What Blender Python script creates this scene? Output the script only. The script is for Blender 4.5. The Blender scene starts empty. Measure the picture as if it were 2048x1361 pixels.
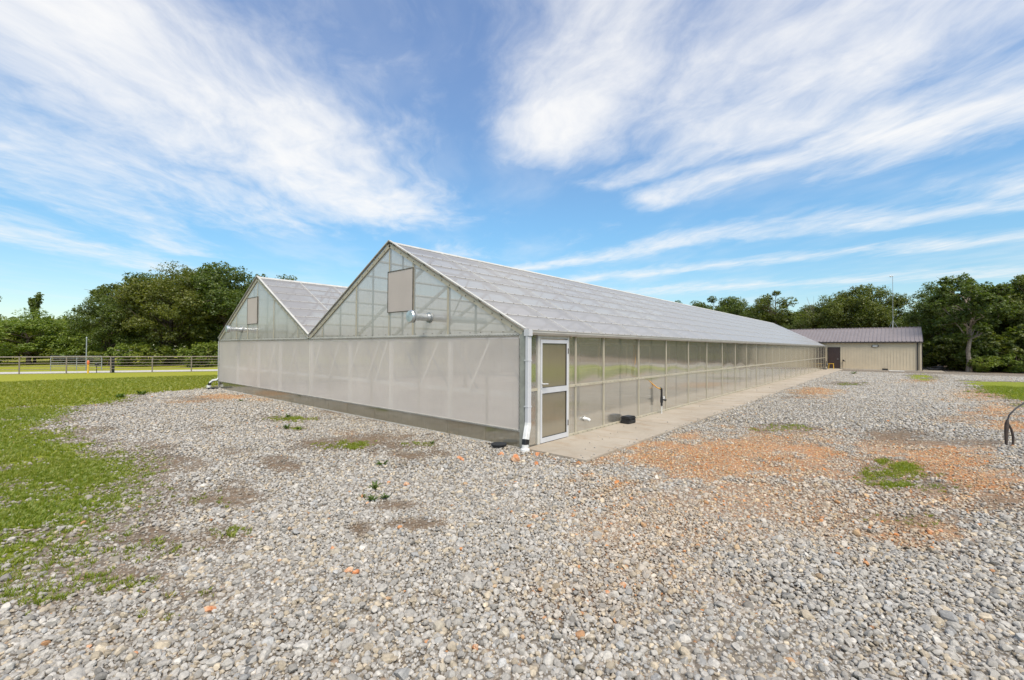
import bpy, bmesh, math, random
import numpy as np
from math import sin, cos, pi, radians, sqrt, atan2
from mathutils import Vector, Matrix

rng = np.random.default_rng(7)
random.seed(7)
SC = bpy.context.scene
COL = SC.collection

# ------------------------------------------------------------------ camera
F = 889.43 / 2048.0                      # focal length over picture width
YAW, PIT, ROL = radians(40.944), radians(0.9785), radians(0.30)
CAM = np.array([5.55, -6.78, 2.0])
fw = np.array([-sin(YAW) * cos(PIT), cos(YAW) * cos(PIT), sin(PIT)])
rt = np.array([cos(YAW), sin(YAW), 0.0])
up = np.cross(rt, fw)
r2 = cos(ROL) * rt + sin(ROL) * up
u2 = -sin(ROL) * rt + cos(ROL) * up
cam_d = bpy.data.cameras.new('camera')
cam_d.sensor_width = 36.0
cam_d.sensor_fit = 'HORIZONTAL'
cam_d.lens = 36.0 * F
cam_d.clip_start = 0.05
cam_d.clip_end = 4000
cam = bpy.data.objects.new('camera', cam_d)
M = Matrix.Identity(4)
for i in range(3):
    M[i][0], M[i][1], M[i][2], M[i][3] = r2[i], u2[i], -fw[i], CAM[i]
cam.matrix_world = M
COL.objects.link(cam)
SC.camera = cam

# ------------------------------------------------------------------ node helper
class X:
    """a node socket with arithmetic"""
    nt = None
    def __init__(s, sock): s.s = sock
    @staticmethod
    def math(op, *a, clamp=False):
        n = X.nt.nodes.new('ShaderNodeMath'); n.operation = op; n.use_clamp = clamp
        for i, v in enumerate(a):
            if isinstance(v, X): X.nt.links.new(v.s, n.inputs[i])
            else: n.inputs[i].default_value = v
        return X(n.outputs[0])
    def __add__(s, o): return X.math('ADD', s, o)
    __radd__ = __add__
    def __sub__(s, o): return X.math('SUBTRACT', s, o)
    def __rsub__(s, o): return X.math('SUBTRACT', o, s)
    def __mul__(s, o): return X.math('MULTIPLY', s, o)
    __rmul__ = __mul__
    def __truediv__(s, o): return X.math('DIVIDE', s, o)
    def __rtruediv__(s, o): return X.math('DIVIDE', o, s)
    def max(s, o): return X.math('MAXIMUM', s, o)
    def min(s, o): return X.math('MINIMUM', s, o)
    def clamp(s): return X.math('ADD', s, 0.0, clamp=True)
    def pow(s, o): return X.math('POWER', s, o)

def lk(a, b): X.nt.links.new(a.s if isinstance(a, X) else a, b)
def node(t, **kw):
    n = X.nt.nodes.new(t)
    for k, v in kw.items():
        if k in n.inputs.keys():
            if isinstance(v, X): lk(v, n.inputs[k])
            else: n.inputs[k].default_value = v
        else: setattr(n, k, v)
    return n
def smooth(x, a, b, lo=0.0, hi=1.0):
    n = X.nt.nodes.new('ShaderNodeMapRange'); n.interpolation_type = 'SMOOTHSTEP'
    lk(x, n.inputs[0])
    for i, v in zip((1, 2, 3, 4), (a, b, lo, hi)): n.inputs[i].default_value = v
    return X(n.outputs[0])
def noise(vec, scale, detail=4, rough=0.5, dist=0.0, dim='3D', out=0):
    n = X.nt.nodes.new('ShaderNodeTexNoise'); n.noise_dimensions = dim
    if vec is not None: lk(vec, n.inputs['Vector'])
    n.inputs['Scale'].default_value = scale; n.inputs['Detail'].default_value = detail
    n.inputs['Roughness'].default_value = rough; n.inputs['Distortion'].default_value = dist
    return X(n.outputs[out])
def comb(x, y, z=0.0):
    n = X.nt.nodes.new('ShaderNodeCombineXYZ')
    for i, v in enumerate((x, y, z)):
        if isinstance(v, X): lk(v, n.inputs[i])
        else: n.inputs[i].default_value = v
    return X(n.outputs[0])
def sep(v):
    n = X.nt.nodes.new('ShaderNodeSeparateXYZ'); lk(v, n.inputs[0])
    return [X(o) for o in n.outputs]
def c4(c): return (c[0], c[1], c[2], 1.0)
def mixc(f, a, b, blend='MIX'):
    n = X.nt.nodes.new('ShaderNodeMix'); n.data_type = 'RGBA'; n.blend_type = blend
    if isinstance(f, X): lk(f, n.inputs[0])
    else: n.inputs[0].default_value = f
    for v, i in ((a, 6), (b, 7)):
        if isinstance(v, X): lk(v, n.inputs[i])
        else: n.inputs[i].default_value = c4(v)
    return X(n.outputs[2])

# ------------------------------------------------------------------ sky
SUN_EL, SUN_AZ = radians(57), radians(120)     # azimuth: angle from +Y towards +X
sun_dir = Vector((sin(SUN_AZ) * cos(SUN_EL), cos(SUN_AZ) * cos(SUN_EL), sin(SUN_EL)))
W = bpy.data.worlds.new('World'); SC.world = W; W.use_nodes = True
X.nt = W.node_tree; X.nt.nodes.clear()
sky = node('ShaderNodeTexSky', sky_type='NISHITA')
sky.sun_disc = False; sky.sun_elevation = SUN_EL; sky.sun_rotation = SUN_AZ
sky.altitude = 300; sky.air_density = 1.0; sky.dust_density = 0.35; sky.ozone_density = 2.2
tc = node('ShaderNodeTexCoord')
dx, dy, dz = sep(X(tc.outputs['Generated']))
dzc = dz.max(0.035)
pu = (dx * cos(YAW) + dy * sin(YAW)) / dzc       # the cloud layer as a level sheet overhead
pv = (dx * -sin(YAW) + dy * cos(YAW)) / dzc
w1 = noise(comb(pu * 0.8, pv * 0.8), 1.0, 3, 0.55, out=1)
wx, wy, wz = sep(w1)
wu = pu + (wx - 0.5) * 0.6
wv = pv + (wy - 0.5) * 0.9
def streak(A, B, w, k):
    ax, ay = A; bx, by = B; ex, ey = bx - ax, by - ay; L2 = ex * ex + ey * ey
    t = (((wu - ax) * ex + (wv - ay) * ey) / L2).clamp()
    qx = wu - ax - t * ex; qy = wv - ay - t * ey
    d = X.math('SQRT', qx * qx + qy * qy)
    return smooth(d, w, 0.0) * k
mk = streak((-1.0, 3.3), (-1.35, 1.3), 1.0, 0.95).max(streak((-1.5, 2.0), (-1.7, 0.6), 1.6, 0.85)).max(streak((-1.9, 3.2), (-2.3, 1.0), 1.5, 0.62))
for a in [((-2.5, 2.2), (-3.5, 4.6), 0.75, 0.62), ((-4.3, 3.4), (-4.6, 6.0), 0.9, 0.6),
          ((0.25, 2.1), (0.32, 0.9), 0.55, 0.95), ((0.95, 1.9), (1.1, 0.6), 1.0, 0.78),
          ((0.95, 2.95), (1.75, 1.95), 0.42, 0.85), ((1.75, 2.0), (2.6, 1.2), 0.95, 0.95),
          ((0.55, 2.75), (1.0, 2.1), 0.34, 0.62),
          ((0.1, 5.6), (1.85, 3.9), 0.6, 0.74), ((1.85, 3.9), (4.3, 2.5), 0.6, 0.72),
          ((1.0, 6.4), (4.6, 3.8), 0.6, 0.7), ((3.2, 2.6), (4.2, 1.6), 0.9, 0.6),
          ((2.0, 8.0), (7.0, 5.5), 1.2, 0.6), ((-0.6, 4.6), (-1.6, 7.0), 0.7, 0.45)]:
    mk = mk.max(streak(*a))
# away from the view the same kind of sky goes on: broad banks drifting along the same line
far = smooth(noise(comb(pu * 0.42 + 7.3, pv * 0.2 + 3.1), 1.0, 2, 0.5), 0.42, 0.72) * 0.9
out_f = smooth(pv, 1.0, 0.2)
mk = mk.max(far * out_f)
fib = noise(comb(wu * 1.8 + wv * 0.4, wv * 0.9 - wu * 0.25), 1.25, 8, 0.56, 0.05)
fib2 = noise(comb(wu * 5.2 + wv * 1.3, wv * 2.3 - wu * 0.8), 1.3, 8, 0.62, 0.1)
soft = noise(comb(pu * 0.9 + 4.0, pv * 0.35), 1.0, 5, 0.5)
dens = mk * 0.92 + (fib - 0.5) * 1.15 + (fib2 - 0.5) * 0.85 + (soft - 0.5) * 0.75
dens = smooth(dens, -0.02, 1.22)
veil = smooth(soft + (fib - 0.5) * 0.5, 0.42, 0.85) * 0.34
low = smooth(dz, 0.02, 0.12)
dens = (dens.max(veil) * 0.96) * (low * 0.8 + 0.2)
hz = smooth(dz, 0.30, 0.0)
top = smooth(dz, 0.15, 0.62)
tint = mixc(hz, mixc(top, (0.60, 0.88, 0.90), (1.08, 1.08, 1.10)), (0.66, 0.69, 0.65))
skyc = mixc(1.0, X(sky.outputs[0]), tint, 'MULTIPLY')
cloudc = mixc(hz, (5.0, 4.98, 4.95), (4.5, 4.7, 4.75))
colr = mixc(dens, skyc, cloudc)
bg = node('ShaderNodeBackground'); lk(colr, bg.inputs[0]); bg.inputs[1].default_value = 0.10
wo = node('ShaderNodeOutputWorld'); lk(bg.outputs[0], wo.inputs[0])
W.cycles.sampling_method = 'MANUAL'; W.cycles.sample_map_resolution = 1024

# ------------------------------------------------------------------ sun, exposure
sd = bpy.data.lights.new('sun', 'SUN'); sd.energy = 2.4; sd.angle = radians(36.0); sd.color = (1.0, 0.91, 0.77)
so = bpy.data.objects.new('sun', sd); COL.objects.link(so)
so.rotation_euler = (-sun_dir).to_track_quat('-Z', 'Y').to_euler(); so.location = (0, 0, 60)
SC.view_settings.view_transform = 'Standard'; SC.view_settings.look = 'None'
SC.view_settings.exposure = 1.0; SC.view_settings.gamma = 1.0
SC.view_settings.use_curve_mapping = False
SC.render.engine = 'CYCLES'
cy = SC.cycles
cy.use_denoising = True; cy.denoiser = 'OPENIMAGEDENOISE'; cy.denoising_input_passes = 'RGB_ALBEDO_NORMAL'
cy.max_bounces = 9; cy.diffuse_bounces = 4; cy.glossy_bounces = 4; cy.transmission_bounces = 6; cy.transparent_max_bounces = 14
cy.caustics_reflective = False; cy.caustics_refractive = False
cy.sample_clamp_indirect = 6.0
cy.use_adaptive_sampling = True; cy.adaptive_threshold = 0.01

# ------------------------------------------------------------------ measuring
def ray(px, py): return fw + (px - 1024) / 889.43 * r2 - (py - 680.5) / 889.43 * u2
def g(px, py, z=0.0):
    """the ground point measured at a photograph pixel"""
    d = ray(px, py); t = (z - CAM[2]) / d[2]; return CAM + t * d

# ------------------------------------------------------------------ materials
MAT = {}
def newmat(name):
    m = bpy.data.materials.new(name); m.use_nodes = True
    X.nt = m.node_tree; X.nt.nodes.clear(); MAT[name] = m
    return m
def outp(sh, disp=None):
    o = node('ShaderNodeOutputMaterial'); lk(sh, o.inputs[0]); return o
def bump(h, strength=0.3, dist=0.01):
    b = node('ShaderNodeBump'); lk(h, b.inputs['Height']); b.inputs['Strength'].default_value = strength; b.inputs['Distance'].default_value = dist
    return b.outputs[0]
def objco(): return X(node('ShaderNodeTexCoord').outputs['Object'])
def geopos(): return X(node('ShaderNodeNewGeometry').outputs['Position'])
def simple(name, col, rough=0.6, metal=0.0, var=0.12, nscale=6.0, spec=0.5, bmp=0.0, stain=None, bscale=60):
    newmat(name); p = geopos()
    n = noise(p, nscale, 5, 0.6)
    c = mixc(smooth(n, 0.3, 0.75), tuple(v * (1 - var) for v in col), tuple(min(1, v * (1 + var)) for v in col))
    if stain:
        sx, sy, sz = sep(p)
        st = noise(comb(sx * 5, sy * 5, sz * 1.1), 1.6, 6, 0.65)
        c = mixc(smooth(st, 0.52, 0.8) * stain[1], c, stain[0])
    b = node('ShaderNodeBsdfPrincipled', Roughness=rough, Metallic=metal)
    b.inputs['Specular IOR Level'].default_value = spec
    lk(c, b.inputs['Base Color'])
    if bmp: lk(bump(noise(p, bscale, 4, 0.6), bmp, 0.01), b.inputs['Normal'])
    outp(b.outputs[0]); return MAT[name]

def polycarb(name, tint, clear, rough, f0, k, streak_amt=0.35, aniso=0.0, tang=(0, 0, 1), dirt=(0.30, 0.27, 0.17)):
    """twin-wall sheet: part clear, part milky, glossy at a glancing angle"""
    newmat(name); p = geopos(); sx, sy, sz = sep(p)
    st = noise(comb(sx * 7, sy * 7, sz * 0.55), 1.7, 7, 0.62)
    blot = noise(p, 0.9, 5, 0.6)
    d = (smooth(st, 0.48, 0.80) * 0.7 + smooth(blot, 0.5, 0.8) * 0.5) * streak_amt
    bc = mixc(d.clamp(), tint, dirt)
    df = node('ShaderNodeBsdfDiffuse'); lk(bc, df.inputs[0])
    tl = node('ShaderNodeBsdfTranslucent'); lk(bc, tl.inputs[0])
    m1 = node('ShaderNodeMixShader'); m1.inputs[0].default_value = 0.5; lk(df.outputs[0], m1.inputs[1]); lk(tl.outputs[0], m1.inputs[2])
    tr = node('ShaderNodeBsdfTransparent'); lk(mixc(d.clamp(), tuple(min(1, t * 1.08) for t in tint), dirt), tr.inputs[0])
    m2 = node('ShaderNodeMixShader'); m2.inputs[0].default_value = 1 - clear; lk(tr.outputs[0], m2.inputs[1]); lk(m1.outputs[0], m2.inputs[2])
    gl = node('ShaderNodeBsdfAnisotropic', Roughness=rough, Anisotropy=aniso)
    gl.inputs['Color'].default_value = (0.95, 0.96, 0.95, 1)
    if aniso:
        lk(comb(*tang), gl.inputs['Tangent'])
    lk(bump(noise(comb(sx * 3, sy * 3, sz * 0.5), 2.2, 3, 0.5), 0.10, 0.01), gl.inputs['Normal'])
    fr = node('ShaderNodeFresnel', IOR=1.5)
    fac = (X(fr.outputs[0]) * k + f0).clamp()
    m3 = node('ShaderNodeMixShader'); lk(fac, m3.inputs[0]); lk(m2.outputs[0], m3.inputs[1]); lk(gl.outputs[0], m3.inputs[2])
    outp(m3.outputs[0]); return MAT[name]

polycarb('wall_sheet', (0.90, 0.85, 0.72), 0.58, 0.085, 0.44, 0.9, 0.35, 0.8, (0, 0, 1))
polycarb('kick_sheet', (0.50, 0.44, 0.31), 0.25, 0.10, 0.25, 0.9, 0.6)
polycarb('gable_sheet', (0.88, 0.86, 0.79), 0.44, 0.14, 0.05, 0.9, 0.22)
polycarb('roof_sheet', (0.70, 0.68, 0.665), 0.42, 0.34, 0.04, 0.5, 0.12)
polycarb('door_sheet', (0.60, 0.51, 0.33), 0.35, 0.14, 0.22, 1.0, 0.3)

def fabric(name, col, clear):
    newmat(name); p = geopos(); sx, sy, sz = sep(p)
    n = noise(p, 0.6, 5, 0.55); w = noise(comb(sx * 2, sy * 2, sz * 60), 1.5, 2, 0.5)
    st = noise(comb(sx * 6, sy * 6, sz * 0.5), 1.5, 5, 0.6)
    c = mixc(smooth(n, 0.3, 0.75), tuple(v * 0.93 for v in col), tuple(v * 1.06 for v in col))
    c = mixc(smooth(w, 0.3, 0.8) * 0.25, c, tuple(v * 0.86 for v in col))
    c = mixc(smooth(st, 0.58, 0.85) * 0.25, c, (0.36, 0.32, 0.26))
    df = node('ShaderNodeBsdfDiffuse'); lk(c, df.inputs[0])
    tl = node('ShaderNodeBsdfTranslucent'); lk(c, tl.inputs[0])
    m1 = node('ShaderNodeMixShader'); m1.inputs[0].default_value = 0.25; lk(df.outputs[0], m1.inputs[1]); lk(tl.outputs[0], m1.inputs[2])
    tr = node('ShaderNodeBsdfTransparent')
    m2 = node('ShaderNodeMixShader'); m2.inputs[0].default_value = 1 - clear; lk(tr.outputs[0], m2.inputs[1]); lk(m1.outputs[0], m2.inputs[2])
    outp(m2.outputs[0])
fabric('insect_screen', (0.86, 0.785, 0.71), 0.33)
fabric('vent_screen', (0.72, 0.645, 0.58), 0.14)

simple('cream_metal', (0.47, 0.42, 0.31), 0.5, 0, 0.10, 3, 0.4, stain=((0.32, 0.27, 0.17), 0.5))
simple('pale_steel', (0.76, 0.73, 0.65), 0.5, 0, 0.06, 3, 0.4)
simple('dark_rust', (0.07, 0.05, 0.04), 0.7, 0.1, 0.35, 14)
simple('trim_metal', (0.55, 0.53, 0.47), 0.42, 0, 0.12, 3, 0.5, stain=((0.30, 0.27, 0.2), 0.6))
simple('white_alloy', (0.58, 0.58, 0.58), 0.38, 0, 0.05, 3, 0.5, stain=((0.45, 0.43, 0.38), 0.25))
simple('gutter_metal', (0.58, 0.55, 0.49), 0.4, 0, 0.08, 2, 0.5, stain=((0.36, 0.31, 0.24), 0.6))
simple('galvanised', (0.60, 0.62, 0.62), 0.32, 0.75, 0.18, 9, 0.5)
simple('corner_metal', (0.36, 0.36, 0.31), 0.45, 0.3, 0.2, 5, 0.5, stain=((0.2, 0.19, 0.14), 0.6))
simple('white_plastic', (0.72, 0.72, 0.69), 0.4, 0, 0.08, 12, 0.5, stain=((0.45, 0.42, 0.35), 0.5))
simple('black_plastic', (0.022, 0.022, 0.023), 0.5, 0, 0.3, 14, 0.5, bmp=0.15)
simple('black_tape', (0.012, 0.012, 0.012), 0.45, 0, 0.3, 30, 0.5)
simple('grime', (0.09, 0.08, 0.06), 0.8, 0, 0.5, 9)
simple('yellow_paint', (0.66, 0.40, 0.04), 0.45, 0, 0.15, 8)
simple('orange_paint', (0.66, 0.16, 0.05), 0.5, 0, 0.15, 8)
simple('orange_hose', (0.75, 0.36, 0.04), 0.45, 0, 0.1, 8)
simple('siding', (0.58, 0.49, 0.35), 0.5, 0, 0.05, 1.5, 0.4)
simple('shed_roof', (0.205, 0.172, 0.165), 0.36, 0.0, 0.08, 1.2, 0.5)
simple('dark_trim', (0.035, 0.028, 0.025), 0.45, 0, 0.1, 4)
simple('door_brown', (0.042, 0.024, 0.022), 0.42, 0, 0.1, 4)
simple('rust_pipe', (0.25, 0.21, 0.17), 0.65, 0.2, 0.35, 14)
simple('grey_steel', (0.34, 0.36, 0.36), 0.45, 0.5, 0.15, 8)
simple('lamp_glass', (0.75, 0.75, 0.72), 0.25, 0, 0.05, 8)
simple('bark', (0.105, 0.082, 0.06), 0.9, 0, 0.45, 7, 0.2, bmp=0.6, bscale=14)
simple('pale_bark', (0.24, 0.20, 0.16), 0.9, 0, 0.4, 7, 0.2, bmp=0.6, bscale=14)
simple('straw', (0.42, 0.36, 0.2), 0.8, 0, 0.2, 14)
simple('kerb_concrete', (0.40, 0.37, 0.32), 0.85, 0, 0.15, 3, 0.3, bmp=0.2)

newmat('floor_concrete'); p = geopos()
b = node('ShaderNodeBsdfPrincipled', Roughness=0.85)
lk(mixc(smooth(noise(p, 0.7, 6, 0.6), 0.3, 0.7), (0.42, 0.37, 0.29), (0.56, 0.51, 0.42)), b.inputs['Base Color']); outp(b.outputs[0])

newmat('walk_concrete'); p = geopos(); sx, sy, sz = sep(p)
big = noise(p, 0.55, 6, 0.6); fine = noise(p, 40, 4, 0.6)
stn = noise(comb(sx * 0.9 + 3, sy * 2.4), 1.1, 7, 0.68, 0.6); broom = noise(comb(sx * 2, sy * 90), 1.0, 2, 0.5)
c = mixc(smooth(big, 0.3, 0.72), (0.36, 0.31, 0.24), (0.465, 0.41, 0.33))
c = mixc(smooth(stn, 0.48, 0.70) * 0.62, c, (0.31, 0.215, 0.13))
c = mixc(smooth(noise(comb(sx * 3.0, sy * 0.7), 1.0, 7, 0.7, 0.8), 0.52, 0.72) * 0.35, c, (0.24, 0.195, 0.145))
c = mixc(smooth(fine, 0.35, 0.75) * 0.25, c, (0.27, 0.235, 0.19))
b = node('ShaderNodeBsdfPrincipled', Roughness=0.88); b.inputs['Specular IOR Level'].default_value = 0.25
lk(c, b.inputs['Base Color']); lk(bump(broom * 0.5 + fine, 0.25, 0.004), b.inputs['Normal']); outp(b.outputs[0])

# loose stones: colour comes with each stone
def stone_mat(name):
    newmat(name)
    at = node('ShaderNodeAttribute', attribute_type='INSTANCER', attribute_name='tone')
    p = geopos(); n = noise(p, 42, 5, 0.62); n2 = noise(p, 160, 3, 0.6)
    c = mixc(1.0, X(at.outputs['Color']), mixc(smooth(n, 0.25, 0.78), (0.74, 0.74, 0.74), (1.18, 1.16, 1.12)), 'MULTIPLY')
    b = node('ShaderNodeBsdfPrincipled', Roughness=0.86); b.inputs['Specular IOR Level'].default_value = 0.25
    lk(c, b.inputs['Base Color']); lk(bump(n + n2 * 0.5, 0.5, 0.006), b.inputs['Normal']); outp(b.outputs[0])
stone_mat('limestone')
newmat('orange_rock'); p = geopos(); n = noise(p, 14, 6, 0.65); n2 = noise(p, 45, 4, 0.6)
c = mixc(smooth(n, 0.35, 0.68), (0.52, 0.19, 0.07), (0.60, 0.42, 0.27)); c = mixc(smooth(n2, 0.55, 0.75) * 0.7, c, (0.26, 0.10, 0.05))
b = node('ShaderNodeBsdfPrincipled', Roughness=0.9); lk(c, b.inputs['Base Color']); lk(bump(n2, 0.7, 0.02), b.inputs['Normal']); outp(b.outputs[0])

# ground: earth, turf and stone dust told apart by the masks measured below
newmat('ground_mix'); p = geopos(); sx, sy, sz = sep(p)
at = node('ShaderNodeAttribute', attribute_name='zones')
s = node('ShaderNodeSeparateColor'); lk(at.outputs['Color'], s.inputs[0])
zg_, zo_, zb_ = [X(o) for o in s.outputs[:3]]
vor = node('ShaderNodeTexVoronoi', feature='F1'); lk(p, vor.inputs['Vector']); vor.inputs['Scale'].default_value = 17.0
vs = node('ShaderNodeSeparateColor'); lk(vor.outputs['Color'], vs.inputs[0]); vr = X(vs.outputs[0]); vg = X(vs.outputs[1]); vd = X(vor.outputs['Distance'])
nb = noise(p, 0.35, 6, 0.6); nf = noise(p, 9, 6, 0.65); nff = noise(p, 60, 3, 0.6)
gc = mixc(vr, (0.17, 0.145, 0.115), (0.40, 0.365, 0.31))
gc = mixc(smooth(vg, 0.86, 0.9) * 0.5, gc, (0.46, 0.30, 0.18))
gc = mixc(smooth(vd, 0.25, 0.58) * 0.8, gc, (0.13, 0.11, 0.085))
gc = mixc(smooth(nb, 0.45, 0.75) * 0.2, gc, (0.28, 0.235, 0.18))
oc = mixc(smooth(nf, 0.3, 0.7), (0.38, 0.165, 0.065), (0.46, 0.27, 0.14))
gc = mixc((zo_ * (0.55 + vg * 0.5)).clamp(), gc, oc)
brc = mixc(smooth(nf, 0.3, 0.7), (0.12, 0.085, 0.055), (0.235, 0.165, 0.105))
gc = mixc((zb_ * (0.5 + vg * 0.6)).clamp(), gc, brc)
mow = noise(comb(sx * 0.5 + sy * 0.2, sy * 0.12), 1.0, 4, 0.55)
lawn = mixc(smooth(nf, 0.28, 0.72), (0.12, 0.155, 0.014), (0.28, 0.31, 0.034))
lawn = mixc(smooth(noise(p, 0.22, 6, 0.65), 0.42, 0.72) * 0.6, lawn, (0.215, 0.215, 0.045))
lawn = mixc(smooth(sx, -13.0, -20.0) * 0.45, lawn, (0.38, 0.355, 0.045))
lawn = mixc(smooth(nff, 0.5, 0.75) * 0.45, lawn, (0.045, 0.075, 0.012))
gc = mixc(smooth(zg_ + (nf - 0.5) * 0.35, 0.38, 0.62), gc, lawn)
b = node('ShaderNodeBsdfPrincipled', Roughness=0.95); b.inputs['Specular IOR Level'].default_value = 0.12
lk(gc, b.inputs['Base Color'])
lk(bump((1.0 - vd) * 0.6 + nf * 0.5 + nff * 0.3, 0.8, 0.03), b.inputs['Normal']); outp(b.outputs[0])

newmat('drive_gravel'); p = geopos()
b = node('ShaderNodeBsdfPrincipled', Roughness=0.95)
lk(mixc(smooth(noise(p, 3, 7, 0.7), 0.3, 0.7), (0.40, 0.375, 0.33), (0.56, 0.53, 0.48)), b.inputs['Base Color']); outp(b.outputs[0])

def leaf_mat(name, dark, light, warm, inst=False):
    newmat(name)
    ge = node('ShaderNodeNewGeometry'); oi = node('ShaderNodeObjectInfo')
    r = X(ge.outputs['Random Per Island']); ro = X(oi.outputs['Random'])
    if inst:
        at = node('ShaderNodeAttribute', attribute_type='INSTANCER', attribute_name='tone'); ro = X(at.outputs['Fac'])
    c = mixc(r, dark, light)
    c = mixc(smooth(r, 0.72, 1.0) * 0.5, c, warm)
    c = mixc(smooth(ro, 0.0, 1.0, 0.0, 0.38), c, mixc(1.0, c, (1.55, 1.12, 0.62), 'MULTIPLY'))
    df = node('ShaderNodeBsdfDiffuse'); lk(c, df.inputs[0])
    tl = node('ShaderNodeBsdfTranslucent'); lk(mixc(1.0, c, (1.25, 1.3, 0.55), 'MULTIPLY'), tl.inputs[0])
    m1 = node('ShaderNodeMixShader'); m1.inputs[0].default_value = 0.48; lk(df.outputs[0], m1.inputs[1]); lk(tl.outputs[0], m1.inputs[2])
    gl = node('ShaderNodeBsdfAnisotropic', Roughness=0.5); gl.inputs['Color'].default_value = (1, 1, 1, 1)
    m2 = node('ShaderNodeMixShader'); m2.inputs[0].default_value = 0.03; lk(m1.outputs[0], m2.inputs[1]); lk(gl.outputs[0], m2.inputs[2])
    outp(m2.outputs[0])
leaf_mat('oak_leaf', (0.056, 0.088, 0.014), (0.145, 0.20, 0.030), (0.20, 0.215, 0.04))
leaf_mat('bright_leaf', (0.10, 0.16, 0.018), (0.24, 0.315, 0.05), (0.30, 0.32, 0.06))
leaf_mat('olive_leaf', (0.066, 0.094, 0.016), (0.165, 0.205, 0.034), (0.21, 0.21, 0.04))
leaf_mat('weed_leaf', (0.05, 0.10, 0.018), (0.13, 0.21, 0.04), (0.18, 0.22, 0.05))
leaf_mat('grass_blade', (0.13, 0.19, 0.015), (0.29, 0.365, 0.04), (0.40, 0.36, 0.10), inst=True)

# ------------------------------------------------------------------ mesh helpers
def link(o, parent=None):
    COL.objects.link(o)
    if parent is not None: o.parent = parent
    return o
def tag(o, label=None, cat=None, group=None, kind=None):
    for k, v in (('label', label), ('category', cat), ('group', group), ('kind', kind)):
        if v: o[k] = v
    return o
def empty(name, loc=(0, 0, 0), rz=0.0):
    o = bpy.data.objects.new(name, None); o.location = loc; o.rotation_euler = (0, 0, rz); o.empty_display_size = 0.2
    return link(o)
class MB:
    def __init__(s): s.v = []; s.f = []; s.sm = []
    def add(s, vs, fs, smooth=False):
        o = len(s.v); s.v += [tuple(map(float, q)) for q in vs]; s.f += [tuple(o + i for i in f) for f in fs]; s.sm += [smooth] * len(fs); return s
    def box(s, lo, hi):
        x0, y0, z0 = lo; x1, y1, z1 = hi
        return s.add([(x0, y0, z0), (x1, y0, z0), (x1, y1, z0), (x0, y1, z0), (x0, y0, z1), (x1, y0, z1), (x1, y1, z1), (x0, y1, z1)],
                     [(0, 3, 2, 1), (4, 5, 6, 7), (0, 1, 5, 4), (1, 2, 6, 5), (2, 3, 7, 6), (3, 0, 4, 7)])
    def bar(s, a, b, w, h, ref=(0, 0, 1)):
        """square bar from a to b; h is its depth along ref"""
        a, b = Vector(a), Vector(b); d = (b - a).normalized(); r = Vector(ref)
        u = d.cross(r)
        if u.length < 1e-5: u = d.cross(Vector((1, 0, 0)))
        u.normalize(); n = u.cross(d).normalized()
        vs = []
        for q in (a, b):
            for su, sn in ((-1, -1), (1, -1), (1, 1), (-1, 1)): vs.append(q + u * (su * w / 2) + n * (sn * h / 2))
        return s.add(vs, [(0, 1, 2, 3), (7, 6, 5, 4), (0, 4, 5, 1), (1, 5, 6, 2), (2, 6, 7, 3), (3, 7, 4, 0)])
    def tube(s, pts, rad, n=8, cap=True, smooth=True):
        pts = [Vector(q) for q in pts]; m = len(pts)
        if not hasattr(rad, '__len__'): rad = [rad] * m
        vs = []; pu_ = None
        for i, q in enumerate(pts):
            d = (pts[min(i + 1, m - 1)] - pts[max(i - 1, 0)]).normalized()
            u = pu_ - d * pu_.dot(d) if pu_ else d.cross(Vector((0.31, 0.17, 0.93)))
            if u.length < 1e-4: u = d.cross(Vector((1, 0, 0)))
            u.normalize(); w = d.cross(u); pu_ = u
            for k in range(n): vs.append(q + u * (cos(2 * pi * k / n) * rad[i]) + w * (sin(2 * pi * k / n) * rad[i]))
        fs = [(i * n + k, i * n + (k + 1) % n, (i + 1) * n + (k + 1) % n, (i + 1) * n + k) for i in range(m - 1) for k in range(n)]
        s.add(vs, fs, smooth)
        if cap:
            s.add(vs[:n], [tuple(range(n))[::-1]]); s.add(vs[-n:], [tuple(range(n))])
        return s
    def prism(s, prof, a, b, close=True):
        """profile of (x,z) pairs carried along y from a to b"""
        n = len(prof); vs = [(q[0], a, q[1]) for q in prof] + [(q[0], b, q[1]) for q in prof]
        fs = [(i, (i + 1) % n, n + (i + 1) % n, n + i) for i in range(n if close else n - 1)]
        if close: fs += [tuple(range(n))[::-1], tuple(range(n, 2 * n))]
        return s.add(vs, fs)
    def mesh(s, name):
        me = bpy.data.meshes.new(name); me.from_pydata(s.v, [], s.f); me.update()
        me.polygons.foreach_set('use_smooth', s.sm)
        return me
    def build(s, name, mat, parent=None, label=None, bevel=0.0):
        me = s.mesh(name); me.materials.append(MAT[mat])
        if bevel:
            bm = bmesh.new(); bm.from_mesh(me); bmesh.ops.remove_doubles(bm, verts=bm.verts, dist=1e-5)
            bmesh.ops.bevel(bm, geom=bm.edges[:], offset=bevel, segments=2, affect='EDGES', clamp_overlap=True); bm.to_mesh(me); bm.free()
        o = bpy.data.objects.new(name, me); link(o, parent)
        if label: o['label'] = label
        return o

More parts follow.
